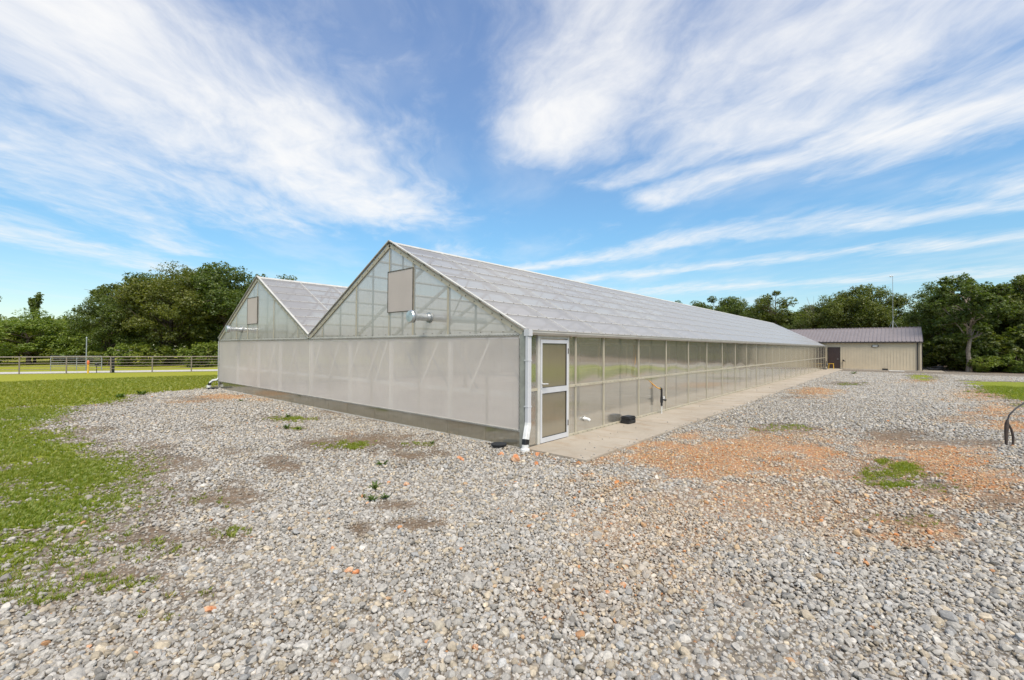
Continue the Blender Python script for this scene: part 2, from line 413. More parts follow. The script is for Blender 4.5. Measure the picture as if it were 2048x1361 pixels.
def fast_mesh(name, verts, faces_n, mat, nper):
    """many separate polygons with nper corners each, from arrays"""
    me = bpy.data.meshes.new(name); nv = len(verts); nf = nv // nper
    me.vertices.add(nv); me.vertices.foreach_set('co', np.asarray(verts, np.float32).ravel())
    me.loops.add(nv); me.loops.foreach_set('vertex_index', np.arange(nv, dtype=np.int32))
    me.polygons.add(nf); me.polygons.foreach_set('loop_start', np.arange(0, nv, nper, dtype=np.int32))
    me.polygons.foreach_set('loop_total', np.full(nf, nper, np.int32))
    me.update(calc_edges=True); me.materials.append(MAT[mat]); return me

# ------------------------------------------------------------------ zones on the ground
def vnoise(x, y, sc, seed, oct=4):
    r = np.random.default_rng(seed); T = r.random((256, 256)); o = np.zeros_like(x); a, tot = 1.0, 0.0
    for k in range(oct):
        X_, Y_ = x * sc * 2 ** k + 17.3 * k, y * sc * 2 ** k + 9.1 * k
        xi, yi = np.floor(X_).astype(int), np.floor(Y_).astype(int); fx, fy = X_ - xi, Y_ - yi
        fx, fy = fx * fx * (3 - 2 * fx), fy * fy * (3 - 2 * fy)
        q = lambda i, j: T[(xi + i) % 256, (yi + j) % 256]
        o += a * ((q(0, 0) * (1 - fx) + q(1, 0) * fx) * (1 - fy) + (q(0, 1) * (1 - fx) + q(1, 1) * fx) * fy); tot += a; a *= 0.55
    return o / tot
def poly_sd(x, y, P):
    """signed distance, positive inside"""
    P = np.asarray(P); d = np.full(x.shape, 1e9); ins = np.zeros(x.shape, bool)
    for i in range(len(P)):
        a, b = P[i], P[(i + 1) % len(P)]; e = b - a; L = e @ e + 1e-9
        t = np.clip(((x - a[0]) * e[0] + (y - a[1]) * e[1]) / L, 0, 1)
        d = np.minimum(d, np.hypot(x - a[0] - t * e[0], y - a[1] - t * e[1]))
        c = ((a[1] > y) != (b[1] > y)) & (x < (b[0] - a[0]) * (y - a[1]) / (b[1] - a[1] + 1e-12) + a[0]); ins ^= c
    return np.where(ins, d, -d)
GP = lambda L: [g(a, b)[:2] for a, b in L]
turf_left = GP([(437, 764), (425, 774), (330, 783), (262, 790), (225, 793), (215, 806), (128, 814), (112, 838), (60, 850), (45, 862), (110, 868), (120, 884),
                (185, 893), (215, 925), (240, 948), (200, 985), (170, 1020), (140, 1062), (85, 1105), (20, 1135), (-60, 1165), (-200, 1200)]) + \
            [np.array(q) for q in [(-2.2, -11.0), (-10, -40), (-200, -120), (-200, 200), (-60, 200), (-19.5, 60), (-19.4, 3.0)]]
turf_right = [np.array(q) for q in [(8.9, 20.8), (8.5, 24), (8.7, 33.5), (10.5, 35.5), (16, 36.5), (30, 36), (90, 30), (90, -10), (40, -12), (16, 2), (9.9, 14)]]
woods_right = [np.array(q) for q in [(8.6, 55), (10.0, 51.2), (13.6, 48.6), (24, 46.5), (60, 42), (140, 30), (300, 200), (-200, 300), (-60, 120), (-45, 60), (-30, 62), (8.5, 62)]]
BL = []     # (kind, px, py, half-width px, half-height px, amount)
def blob(kind, px, py, hw, hh, k): 
    c = g(px, py)[:2]; a = (g(px + hw, py)[:2] - g(px - hw, py)[:2]) / 2; b_ = (g(px, py - hh)[:2] - g(px, py + hh)[:2]) / 2
    Mi = np.linalg.inv(np.array([a, b_]).T); BL.append((kind, c, Mi, k))
for a in [(735, 884, 105, 20, 1.1), (640, 886, 40, 6, .7), (830, 915, 40, 8, .9), (880, 908, 30, 6, .7), (560, 930, 40, 12, .8), (470, 965, 30, 8, .5), (440, 1000, 45, 12, .8),
          (820, 1048, 45, 9, 1.0), (790, 1010, 40, 9, .8), (722, 1062, 22, 16, 1.0), (330, 925, 55, 14, .8), (285, 940, 40, 10, .7), (470, 990, 40, 16, .7), (300, 1075, 70, 20, .7), (420, 1080, 60, 16, .6), (240, 1150, 80, 14, .7), (240, 1290, 30, 8, .3),
          (420, 855, 30, 5, .5), (700, 826, 50, 6, .7), (780, 838, 70, 6, .8), (870, 1190, 20, 8, .3),
          (1800, 870, 55, 12, .9), (1840, 885, 60, 6, .6), (1950, 885, 60, 6, .6), (1690, 768, 40, 4, .7), (1990, 1005, 40, 14, .6), (1600, 790, 40, 8, .3), (470, 905, 30, 6, .4), (395, 800, 60, 5, .6)]:
    blob('b', *a)
for a in [(1470, 905, 240, 42, .8), (1640, 912, 60, 24, 1.0), (1540, 880, 120, 22, .6), (1600, 940, 140, 30, .55), (1500, 985, 180, 30, .4), (1900, 925, 120, 28, 1.0), (1960, 950, 90, 26, 1.0), (1890, 905, 90, 12, 1.0),
          (1630, 785, 45, 9, 1.0), (1770, 895, 110, 16, .5), (1840, 762, 40, 4, .7), (1990, 820, 60, 14, .9), (2030, 850, 40, 10, .8), (1700, 1030, 160, 30, .35), (1830, 1060, 80, 24, .6), (1900, 1000, 160, 30, .45),
          (1960, 790, 60, 10, .6), (1930, 838, 60, 6, .4), (450, 795, 50, 6, .9), (380, 803, 60, 4, .6), (520, 800, 25, 4, .4), (1380, 1020, 260, 70, .32), (1650, 1000, 260, 60, .35), (1300, 1150, 200, 60, .2), (690, 868, 40, 5, .3), (1380, 875, 60, 8, .7), (1320, 890, 60, 9, .5)]:
    blob('o', *a)
GB = [(1795, 950, 70, 16, .45), (1745, 955, 36, 22, .42), (1810, 936, 30, 9, .75), (1785, 972, 36, 8, .7), (1765, 925, 16, 6, .6), (1850, 975, 60, 12, .3), (1845, 754, 38, 6, 1.2), (1560, 858, 55, 8, .45), (700, 893, 45, 9, .6), (830, 890, 40, 7, .4), (1700, 770, 30, 3, .5), (450, 1065, 45, 14, .45), (300, 1100, 80, 20, .4), (210, 1170, 90, 18, .4),
      (60, 1190, 100, 24, .55), (590, 838, 50, 5, .7), (590, 858, 25, 4, .7), (1850, 1040, 90, 14, .2), (400, 1000, 60, 18, .25), (330, 1235, 40, 10, .3), (390, 1190, 60, 12, .3)]
for a in GB: blob('g', *a)
DEEP_TURF = turf_left
def zones(x, y):
    n1 = vnoise(x, y, 0.9, 3, 5); n2 = vnoise(x, y, 3.2, 5, 4); n3 = vnoise(x, y, 0.25, 8, 3); n4 = vnoise(x, y, 8.0, 15, 3)
    dl = poly_sd(x, y, turf_left); gr = np.clip(0.62 + (dl + (n1 - 0.5) * 1.9 + (n2 - 0.5) * 0.7) / 1.5, 0, 1)
    # the near turf is thin and stony; beyond the gravel it is a full lawn
    thin = np.clip((n1 - 0.50) * 4.5 + (n2 - .5) * 2.2, 0, 1) * np.clip(1 - (dl - 1.5) / 5.0, 0, 1) * (x > -16)
    gr = gr * (1 - 0.62 * thin)
    dr = poly_sd(x, y, turf_right); gr = np.maximum(gr, np.clip(0.45 + (dr + (n1 - 0.5) * 2.2 + (n2 - .5)) / 1.4, 0, 1))
    dw = poly_sd(x, y, woods_right); wood = np.clip(0.5 + dw / 1.0, 0, 1)
    fr_ = np.clip((dl - 20) / 10, 0, 1)
    o = np.clip((n3 - 0.62) * 1.2, 0, 0.25) * 0; b = np.zeros_like(o)
    for kind, c, Mi, k in BL:
        qx = Mi[0, 0] * (x - c[0]) + Mi[0, 1] * (y - c[1]); qy = Mi[1, 0] * (x - c[0]) + Mi[1, 1] * (y - c[1])
        r = np.hypot(qx, qy) + (n1 - 0.5) * 1.5 + (n2 - 0.5) * 1.5 + (n4 - 0.5) * 1.3
        v = np.clip((1.38 - r) * 1.05, 0, 1) * min(1.0, k * 1.15)
        if kind == 'b': b = np.maximum(b, v)
        elif kind == 'o': o = np.maximum(o, v)
        else: gr = np.maximum(gr, np.clip(v * (0.6 + n2 * 0.5), 0, 0.95))
    b = np.maximum(b, wood * 0.95); b = np.maximum(b, np.clip(thin * gr * 0 + (gr > .05) * (gr < .8) * n2 * 0.8, 0, .8))
    gr = gr * (1 - wood)
    return np.clip(gr, 0, 1), np.clip(o, 0, 1), np.clip(b, 0, 1)

def axis(lo, hi, step, far_lo, far_hi):
    a = list(np.arange(lo, hi, step)); s = step; v = a[-1]
    while v < far_hi: s *= 1.22; v += s; a.append(v)
    s = step; v = lo
    while v > far_lo: s *= 1.22; v -= s; a.insert(0, v)
    return np.array(a)
gx = axis(-21, 14, 0.14, -1200, 1200); gy = axis(-12, 40, 0.16, -1200, 1200)
GX, GY = np.meshgrid(gx, gy, indexing='ij'); nx, ny = GX.shape
R_, O_, B_ = zones(GX.ravel(), GY.ravel())
me = bpy.data.meshes.new('ground')
co = np.stack([GX.ravel(), GY.ravel(), np.zeros(GX.size)], 1).astype(np.float32)
ii, jj = np.meshgrid(np.arange(nx - 1), np.arange(ny - 1), indexing='ij'); k0 = (ii * ny + jj).ravel()
quads = np.stack([k0, k0 + ny, k0 + ny + 1, k0 + 1], 1).astype(np.int32)
me.vertices.add(len(co)); me.vertices.foreach_set('co', co.ravel())
me.loops.add(quads.size); me.loops.foreach_set('vertex_index', quads.ravel())
me.polygons.add(len(quads)); me.polygons.foreach_set('loop_start', np.arange(0, quads.size, 4, dtype=np.int32)); me.polygons.foreach_set('loop_total', np.full(len(quads), 4, np.int32))
me.update(calc_edges=True)
ca = me.attributes.new('zones', 'FLOAT_COLOR', 'POINT')
ca.data.foreach_set('color', np.stack([R_, O_, B_, np.ones_like(R_)], 1).astype(np.float32).ravel())
me.materials.append(MAT['ground_mix'])
ground = link(bpy.data.objects.new('ground', me)); tag(ground, 'gravel yard running into green lawn and bare earth', None, None, 'structure')

# the greenhouse's measures
GW, GL, ZT, ZS, ZR, ZE, BAY, Y0 = 18.52, 48.34, 2.262, 0.356, 4.79, 2.36, 1.983, 3.107
HB = GW / 2
ribs_y = [0.06, 1.62] + [Y0 + BAY * i for i in range(23)] + [GL - 0.04]

# walkway and floors
wk = MB()
walk = empty('walkway'); tag(walk, 'pale concrete walkway along the translucent side wall', None, None, 'structure')
jy = [-0.03] + [4.6 + 4.9 * i for i in range(9)] + [GL + 0.25]
for a, b_ in zip(jy[:-1], jy[1:]):
    MB().box((0.035, a + 0.006, -0.12), (1.42, b_ - 0.006, 0.040 + random.uniform(-.002, .002))).build('concrete_slab', 'walk_concrete', walk, bevel=0.006)
fl = MB().box((-GW + 0.1, 0.1, -0.1), (-0.1, GL - 0.1, 0.02)).build('greenhouse_floor', 'floor_concrete'); tag(fl, 'bare concrete floor inside the greenhouse', None, None, 'structure')

# ------------------------------------------------------------------ greenhouse
GH = empty('greenhouse'); tag(GH, 'long twin-gabled greenhouse of translucent sheets with pale screened end wall', 'greenhouse')
def part(m, name, mat, parent=None, label=None, bevel=0.0): return m.build(name, mat, parent or GH, label, bevel)

# side wall: posts, rails, bowed sheets
posts_y = [1.83] + [Y0 + BAY * i for i in range(23)]
for y in posts_y:
    part(MB().box((-0.062, y - 0.026, 0.02), (0.014, y + 0.026, ZT - 0.004)), 'post', 'cream_metal')
part(MB().box((-0.05, 1.55, 1.125), (0.022, GL - 0.05, 1.178)), 'mid_rail', 'cream_metal')
part(MB().box((-0.04, 1.52, 0.03), (0.026, GL - 0.02, 0.085)), 'base_rail', 'cream_metal')
part(MB().box((-0.08, 0.05, ZT), (0.016, GL - 0.02, ZT + 0.07)), 'eave_rail', 'cream_metal')
sb = MB()
for i in range(230):
    y = 1.7 + i * 0.2027; sb.box((0.026, y - .007, 0.05), (0.034, y + .007, 0.064)); sb.box((0.022, y + .09, 1.145), (0.030, y + .102, 1.157))
o = part(sb, 'rail_screws', 'grime'); o['kind'] = 'stuff'
def bowed(name, y0, y1, z0, z1, amp, mat):
    nu, nv = 8, 6; vs, fs = [], []
    for i in range(nu + 1):
        for j in range(nv + 1):
            a, b_ = i / nu, j / nv
            vs.append((0.001 + amp * sin(pi * a) * sin(pi * b_) + amp * 0.4 * sin(2 * pi * a + amp * 900) * sin(pi * b_), y0 + (y1 - y0) * a, z0 + (z1 - z0) * b_))
    for i in range(nu):
        for j in range(nv):
            k = i * (nv + 1) + j; fs.append((k, k + nv + 1, k + nv + 2, k + 1))
    return part(MB().add(vs, fs, True), name, mat)
yy = [1.53] + posts_y + [GL - 0.03]
for a, b_ in zip(yy[:-1], yy[1:]):
    w = b_ - a; k = min(1, w / 1.9)
    bowed('wall_sheet', a + .004, b_ - .004, 1.15, ZT, random.uniform(0.004, 0.010) * k, 'wall_sheet')
    bowed('wall_sheet', a + .004, b_ - .004, 0.05, 1.15, random.uniform(0.002, 0.006) * k, 'wall_sheet')
    if w > 1.5:
        part(MB().box((-0.075, (a + b_) / 2 - .016, 0.02), (-0.03, (a + b_) / 2 + .016, ZT)), 'stud', 'cream_metal')
part(MB().box((-0.002, 0.13, 0.03), (0.004, 0.40, ZT)), 'wall_sheet', 'wall_sheet')
# corner and door posts
part(MB().box((-0.10, -0.028, 0.0), (0.03, 0.13, ZT + 0.05)), 'corner_post', 'corner_metal', bevel=.004)
part(MB().box((-0.06, 0.385, 0.035), (0.034, 0.462, ZT - .002)), 'door_post', 'trim_metal', bevel=.004)
part(MB().box((-0.06, 1.468, 0.035), (0.030, 1.53, ZT - .002)), 'door_post', 'trim_metal', bevel=.004)
part(MB().box((-0.05, 0.463, 2.195), (0.024, 1.467, 2.255)), 'door_header', 'trim_metal')
part(MB().box((0.004, 0.13, 1.125), (0.02, 0.384, 1.178)), 'short_rail', 'cream_metal')
# door
dr = MB(); DY0, DY1, DZ0, DZ1 = 0.466, 1.465, 0.052, 2.17
dr.box((0.0, DY0, DZ0), (0.045, DY0 + .055, DZ1)); dr.box((0.0, DY1 - .055, DZ0), (0.045, DY1, DZ1))
dr.box((0.001, DY0 + .056, DZ1 - .075), (0.044, DY1 - .056, DZ1 - .001)); dr.box((0.001, DY0 + .056, DZ0), (0.044, DY1 - .056, DZ0 + .10)); dr.box((0.001, DY0 + .056, 1.06), (0.044, DY1 - .056, 1.175))
door = part(dr, 'door', 'white_alloy', None, 'white aluminium door with two dull translucent panes')
part(MB().box((0.014, DY0 + .05, DZ0 + .1), (0.022, DY1 - .05, 1.07)), 'pane', 'door_sheet', door)
part(MB().box((0.014, DY0 + .05, 1.17), (0.022, DY1 - .05, DZ1 - .07)), 'pane', 'door_sheet', door)
hd = MB(); hd.box((0.045, DY0 + .012, 1.17), (0.056, DY0 + .044, 1.31)); hd.tube([(0.05, DY0 + .028, 1.262), (0.10, DY0 + .028, 1.262), (0.105, DY0 + .06, 1.26), (0.105, DY0 + .17, 1.256)], 0.012, 8)
part(hd, 'handle', 'white_alloy', door)
for z in (0.36, 1.93):
    part(MB().tube([(0.05, DY1 - .008, z - .06), (0.05, DY1 - .008, z + .06)], 0.011, 8), 'hinge', 'dark_trim', door)
dg = MB()
for a, b_ in ((DZ0 + .1, 1.06), (1.175, DZ1 - .075)):
    dg.box((0.0225, DY1 - .064, a), (0.04, DY1 - .0555, b_)); dg.box((0.0225, DY0 + .056, b_ - .008), (0.04, DY1 - .065, b_ - .0005)); dg.box((0.0225, DY0 + .056, a + .0005), (0.04, DY1 - .065, a + .007))
part(dg, 'gasket', 'black_tape', door)

# end wall: posts, screen fabric in two drops, kick sheets, wire track
end_x = [-2.27, -4.65, -6.75, -HB, -11.77, -13.87, -16.25]
for x in end_x:
    part(MB().box((x - .045, 0.036, 0.0), (x + .045, 0.11, ZT)), 'end_post', 'pale_steel')
for x in [-1.1, -3.45, -5.6, -8.0, -10.5, -12.8, -15.0, -17.4]:
    part(MB().box((x - .018, 0.05, 0.0), (x + .018, 0.10, ZT)), 'end_stud', 'cream_metal')
part(MB().box((-GW + .05, 0.111, 0.985), (-0.12, 0.17, 1.075)), 'end_rail', 'pale_steel')
part(MB().box((-GW + .05, 0.20, 1.40), (-0.12, 0.23, 1.43)), 'end_rail', 'corner_metal')
for x, dxx in [(-0.97, -.64), (-2.64, -.70), (-4.75, -.6), (-5.15, -.62), (-6.15, -.66), (-7.3, -.66), (-8.5, -.6), (-10.3, -.6), (-12.1, -.6), (-14.1, -.6)]:
    part(MB().bar((x, 0.026, 2.16), (x + dxx, 0.026, 1.03), 0.05, 0.016, (0, 1, 0)), 'brace', 'pale_steel')
for x, dxx in [(-0.84, .78), (-2.3, .86), (-3.4, 1.0), (-4.35, .95), (-5.4, .95), (-6.2, .95), (-7.3, .9), (-8.4, .9), (-9.6, .9), (-11.3, .9), (-13.1, .9)]:
    part(MB().bar((x, 0.20, 2.12), (x + dxx, 0.20, 0.98), 0.04, 0.03, (0, 1, 0)), 'brace', 'corner_metal')
for a, b_ in ((-GW + 0.02, -HB - 0.012), (-HB + 0.012, -0.105)):
    nu, nv = 26, 6; vs, fs = [], []
    for i in range(nu + 1):
        for j in range(nv + 1):
            q, r = i / nu, j / nv; s_ = sin(pi * r)
            vs.append((a + (b_ - a) * q, -0.002 + 0.006 * s_ * sin(q * 21 + 1.3 * sin(q * 9)) + 0.003 * s_ * sin(q * 55), ZS + 0.02 + (ZT - ZS - 0.045) * r))
    for i in range(nu):
        for j in range(nv): k = i * (nv + 1) + j; fs.append((k, k + nv + 1, k + nv + 2, k + 1))
    part(MB().add(vs, fs, True), 'screen_fabric', 'insect_screen')
def zigzag(x0, x1, z, amp, step):
    m = MB(); n = int((x1 - x0) / step)
    m.tube([(x0 + (x1 - x0) * i / n, -0.026, z + (amp if i % 2 else -amp)) for i in range(n + 1)], 0.0045, 4, smooth=False); return m
for z, lab in ((ZT - 0.012, 'top'), (ZS, 'low')):
    part(MB().box((-GW + .01, -0.018, z - .019), (-0.104, 0.0, z + .019)), 'wire_track', 'trim_metal')
    part(zigzag(-GW + .02, -0.11, z, 0.012, 0.042), 'wiggle_wire', 'grime')
part(MB().box((-0.128, -0.018, ZS + .02), (-0.104, 0.0, ZT - .03)), 'wire_track', 'trim_metal')
mw = MB(); n = 45; mw.tube([(-0.116 + (0.007 if i % 2 else -.007), -0.024, ZS + .03 + i * 0.041) for i in range(n)], 0.0045, 4, smooth=False); part(mw, 'wiggle_wire', 'grime')
part(MB().box((-HB - .012, -0.012, ZS + .02), (-HB + .012, 0.001, ZT - .03)), 'seam_strip', 'trim_metal')
kx = [-GW + .02] + [x for x in [-17.2, -16.25, -14.9, -13.2, -11.77, -10.4, -HB, -7.9, -6.75, -5.3, -4.65, -3.1, -2.27, -1.05]] + [-0.104]
for a, b_ in zip(kx[:-1], kx[1:]):
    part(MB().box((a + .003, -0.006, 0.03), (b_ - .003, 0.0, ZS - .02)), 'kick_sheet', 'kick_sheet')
part(MB().box((-GW + .02, -0.016, -0.03), (-0.104, 0.012, 0.03)), 'base_rail', 'trim_metal')
part(MB().box((-GW, -0.02, 0.0), (-GW - .05, 0.12, ZT + .05)), 'corner_post', 'corner_metal')
part(MB().box((-GW - .003, 0.12, 0.03), (-GW + .003, GL, ZT)), 'far_wall_sheet', 'wall_sheet')
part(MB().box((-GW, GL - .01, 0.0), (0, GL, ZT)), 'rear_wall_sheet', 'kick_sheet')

# gables
def gable_top(x, c): return ZR - 0.06 - abs(x - c) * (ZR - ZE) / (HB / 2)
def gable(c, sgn, y=-0.004, rear=False):
    xs = [c - HB / 2 + .05, c + HB / 2 - .05] + [c + sgn * q for q in (2.36, 1.03, -0.02, -1.67, -3.74)]
    xs = sorted(xs); zb = ZT + 0.035
    for a, b_ in zip(xs[:-1], xs[1:]):
        a2, b2 = a + .004, b_ - .004
        P = [(a2, y, zb), (b2, y, zb), (b2, y, max(zb + .01, gable_top(b2, c)))]
        if a2 < c < b2: P.append((c, y, gable_top(c, c)))
        P.append((a2, y, max(zb + .01, gable_top(a2, c))))
        part(MB().add(P, [tuple(range(len(P)))]), 'gable_sheet', 'gable_sheet')
    if rear: return
    for k, q in enumerate((2.36, 1.03, -0.02, -1.67, -3.74)):
        x = c + sgn * q; w = .05 if k in (0, 1, 3) else .03
        part(MB().box((x - w, -0.03 + .02, zb), (x + w * .2, 0.05, gable_top(x, c) - .01)), 'gable_bar', 'cream_metal')
    for q in (3.2, 0.5, -0.9, -2.7):
        x = c + sgn * q
        part(MB().box((x - .016, 0.03, zb), (x + .016, 0.07, gable_top(x, c) - .02)), 'gable_stud', 'cream_metal')
    for s in (-1, 1):
        e = (c + s * (HB / 2 - 0.02), -0.018, ZE - .02); t = (c, -0.018, ZR - .035)
        n_ = Vector((s * (ZR - ZE), 0, HB / 2)).normalized()
        part(MB().bar(Vector(e) - n_ * .05, Vector(t) - n_ * .05, 0.022, 0.10, n_), 'rake_bar', 'cream_metal')
        part(MB().bar((e[0] + s * .06, -0.03, e[2] + .035), (t[0], -0.03, t[2] + .075), 0.075, 0.02, n_), 'rake_cap', 'trim_metal')
        sc = MB(); ev, tv = Vector(e) - n_ * .055, Vector(t) - n_ * .055
        for i in range(1, 17):
            q = ev.lerp(tv, i / 17); sc.box((q.x - .011, -0.036, q.z - .011), (q.x + .011, -0.029, q.z + .011))
        o = part(sc, 'rake_screws', 'grime'); o['kind'] = 'stuff'
    sc = MB()
    for i in range(28):
        x = c - HB / 2 + .25 + i * 0.325; sc.box((x - .01, -0.024, ZT + .052), (x + .01, -0.016, ZT + .07))
    o = part(sc, 'sill_screws', 'grime'); o['kind'] = 'stuff'
    # screened vent hatch
    xa, xb = sorted((c + sgn * -0.05, c + sgn * 1.02)); za, zb2 = 2.92, 3.98
    v = part(MB().box((xa, -0.026, za), (xb, -0.014, zb2)), 'vent_hatch', 'vent_screen', None, 'pale screened vent hatch in the gable')
    fr_ = MB()
    fr_.box((xa - .018, -0.034, za - .018), (xa, -0.012, zb2 + .018)); fr_.box((xb, -0.034, za - .018), (xb + .018, -0.012, zb2 + .018))
    fr_.box((xa, -0.034, za - .018), (xb, -0.012, za)); fr_.box((xa, -0.034, zb2), (xb, -0.012, zb2 + .018))
    part(fr_, 'hatch_frame', 'grime', v)
    # galvanised vent pipe through the gable
    x = c + sgn * 1.68; z = 2.71
    pp = part(MB().tube([(x, -0.46, z), (x, 1.9, z)], 0.085, 18), 'vent_pipe', 'galvanised')
    cp = MB(); rr = [(-.60, .02), (-.598, .13), (-.57, .15), (-.54, .15), (-.535, .12), (-.515, .12), (-.51, .15), (-.49, .15), (-.485, .12), (-.455, .12), (-.45, .09)]
    cp.tube([(x, q[0], z) for q in rr], [q[1] for q in rr], 22, smooth=False); part(cp, 'pipe_cap', 'galvanised', pp)
    part(MB().tube([(x, -0.045, z), (x, -0.008, z)], [0.125, 0.13], 20, smooth=False), 'pipe_collar', 'grey_steel', pp)
    part(MB().tube([(x, -0.10, z), (x, -0.05, z)], [0.092, 0.10], 18), 'pipe_band', 'galvanised', pp)
gable(-HB / 2, 1); gable(-3 * HB / 2, -1)
gable(-HB / 2, 1, GL - 0.02, True); gable(-3 * HB / 2, -1, GL - 0.02, True)
part(MB().box((-GW + .02, -0.016, ZT + .008), (-0.02, 0.05, ZT + .034)), 'sill_rail', 'trim_metal')

# roof: rafters, purlins, sheets, ridge caps, valley gutter
for c in (-HB / 2, -3 * HB / 2):
    for s in (-1, 1):
        ex = c + s * (HB / 2 + (0.07 if abs(c + s * HB / 2) < .1 or abs(c + s * HB / 2 + GW) < .1 else -0.03)); ez = ZR - abs(ex - c) * (ZR - ZE) / (HB / 2)
        tx, tz = c + s * .02, ZR
        n_ = Vector((s * (ZR - ZE), 0, HB / 2)).normalized()
        A, B2 = Vector((ex, 0, ez)), Vector((tx, 0, tz))
        ya = -0.05
        for k, b_ in enumerate(ribs_y[1:]):
            a = ya; ya = b_
            if b_ > GL - .1: b_ = GL
            me_ = [(A.x, a + .003, A.z), (A.x, b_ - .003, A.z), (B2.x, b_ - .003, B2.z), (B2.x, a + .003, B2.z)]
            part(MB().add(me_, [(0, 1, 2, 3)]), 'roof_sheet', 'roof_sheet')
        for y in ribs_y:
            off = Vector((0, y, 0)) - n_ * 0.075
            part(MB().bar(A + off, B2 + off, 0.055, 0.07, n_), 'rafter', 'cream_metal')
        for y in ribs_y[1:-1]:
            off = Vector((0, y, 0)) + n_ * 0.004
            part(MB().bar(A + off, B2 + off, 0.022, 0.008, n_), 'seam_strip', 'trim_metal')
        sc = MB()
        for k in range(8):
            t = 0.015 + k * 0.137
            q = A.lerp(B2, t) - n_ * 0.022
            if k:
                part(MB().bar(q + Vector((0, -.03, 0)), q + Vector((0, GL, 0)), 0.05, 0.036, n_), 'purlin', 'cream_metal')
                q2 = A.lerp(B2, t) + n_ * 0.0065
                part(MB().bar(q2 + Vector((0, -.04, 0)), q2 + Vector((0, GL, 0)), 0.022, 0.006, n_), 'purlin_strip', 'gutter_metal')
            if (s == 1):
                for i in range(140):
                    w_ = A.lerp(B2, t) + n_ * 0.004 + Vector((0, 0.1 + i * 0.345 + (k % 2) * .1, 0))
                    sc.bar(w_ + n_ * .003, w_ + n_ * .012, 0.016, 0.016, (0, 1, 0))
        if s == 1:
            o = part(sc, 'roof_screws', 'grime'); o['kind'] = 'stuff'
    part(MB().prism([(c - .17, ZR - .062), (c, ZR + .022), (c + .17, ZR - .062), (c + .17, ZR - .072), (c, ZR + .010), (c - .17, ZR - .072)], -0.06, GL), 'ridge_cap', 'trim_metal')
    for y in ribs_y[2::2]:
        part(MB().bar((c - HB / 2 + .1, y, ZE - .03), (c + HB / 2 - .1, y, ZE - .03), 0.05, 0.06), 'tie_beam', 'cream_metal')
        for q in (-1.5, 1.5):
            part(MB().bar((c, y, ZR - .25), (c + q, y, ZE - .02), 0.035, 0.035), 'tie_strut', 'cream_metal')
part(MB().prism([(-HB - .12, ZE + .04), (-HB - .08, ZE - .07), (-HB + .08, ZE - .07), (-HB + .12, ZE + .04), (-HB + .10, ZE + .04), (-HB + .07, ZE - .055), (-HB - .07, ZE - .055), (-HB - .10, ZE + .04)], -0.05, GL), 'valley_gutter', 'gutter_metal')
for y in ribs_y[2::2]:
    part(MB().box((-HB - .05, y - .05, 0.02), (-HB + .05, y + .05, ZE - .07)), 'valley_post', 'cream_metal')
gp = [(0.022, ZE - .005), (0.022, ZE - .105), (0.095, ZE - .105), (0.13, ZE - .06), (0.133, ZE - .018), (0.147, ZE - .016), (0.147, ZE - .004), (0.126, ZE - .004), (0.124, ZE - .058), (0.092, ZE - .098), (0.028, ZE - .098), (0.028, ZE - .005)]
part(MB().prism(gp, 0.06, GL - .03), 'gutter', 'gutter_metal')
part(MB().box((0.018, -0.055, ZE - .135), (0.155, 0.058, ZE - .002)), 'gutter_end', 'white_alloy', bevel=.006)
# downspout at the near corner
def rect_tube(pts, w, d, ref):
    m = MB(); vs = []
    pts = [Vector(q) for q in pts]
    for i, q in enumerate(pts):
        t = (pts[min(i + 1, len(pts) - 1)] - pts[max(i - 1, 0)]).normalized(); r_ = Vector(ref); u = (r_ - t * r_.dot(t)).normalized(); v = t.cross(u)
        for a, b_ in ((-1, -.8), (-.8, -1), (.8, -1), (1, -.8), (1, .8), (.8, 1), (-.8, 1), (-1, .8)): vs.append(q + u * (a * w / 2) + v * (b_ * d / 2))
    n = len(pts); fs = [(i * 8 + k, i * 8 + (k + 1) % 8, (i + 1) * 8 + (k + 1) % 8, (i + 1) * 8 + k) for i in range(n - 1) for k in range(8)]
    return m.add(vs, fs)
ds = part(rect_tube([(0.09, 0.005, ZE - .13), (0.09, 0.005, 0.50)], 0.105, 0.085, (0, 1, 0)), 'downspout', 'white_alloy')
part(rect_tube([(0.09, 0.005, 0.54), (0.092, -0.005, 0.47), (0.115, -0.075, 0.32), (0.13, -0.115, 0.215)], 0.112, 0.09, (0, 1, 0)), 'spout_elbow', 'white_plastic', ds)
part(rect_tube([(0.128, -0.108, 0.235), (0.136, -0.135, 0.13)], 0.122, 0.10, (0, 1, 0)), 'tape_band', 'black_tape', ds)
part(MB().tube([(0.138, -0.14, 0.14), (0.14, -0.145, 0.07), (0.14, -0.145, 0.062), (0.14, -0.145, -0.02)], [0.066, 0.066, 0.088, 0.09], 18, smooth=False), 'drain_boot', 'white_plastic', ds)
for z in (1.75, 0.85):
    part(MB().box((0.025, -0.052, z - .01), (0.136, 0.062, z + .01)), 'spout_strap', 'white_alloy', ds)
ds2 = part(rect_tube([(-GW - .09, 0.03, ZE - .13), (-GW - .09, 0.03, 0.46)], 0.105, 0.085, (0, 1, 0)), 'downspout', 'white_alloy')
part(rect_tube([(-GW - .07, 0.03, 0.50), (-GW - .13, -0.02, 0.42), (-GW - .36, -0.14, 0.38), (-GW - .50, -0.22, 0.26)], 0.105, 0.085, (0, 1, 0)), 'spout_elbow', 'white_plastic', ds2)
part(MB().tube([(-GW - .50, -0.22, 0.27), (-GW - .55, -0.25, 0.14)], 0.062, 14), 'tape_band', 'black_tape', ds2)
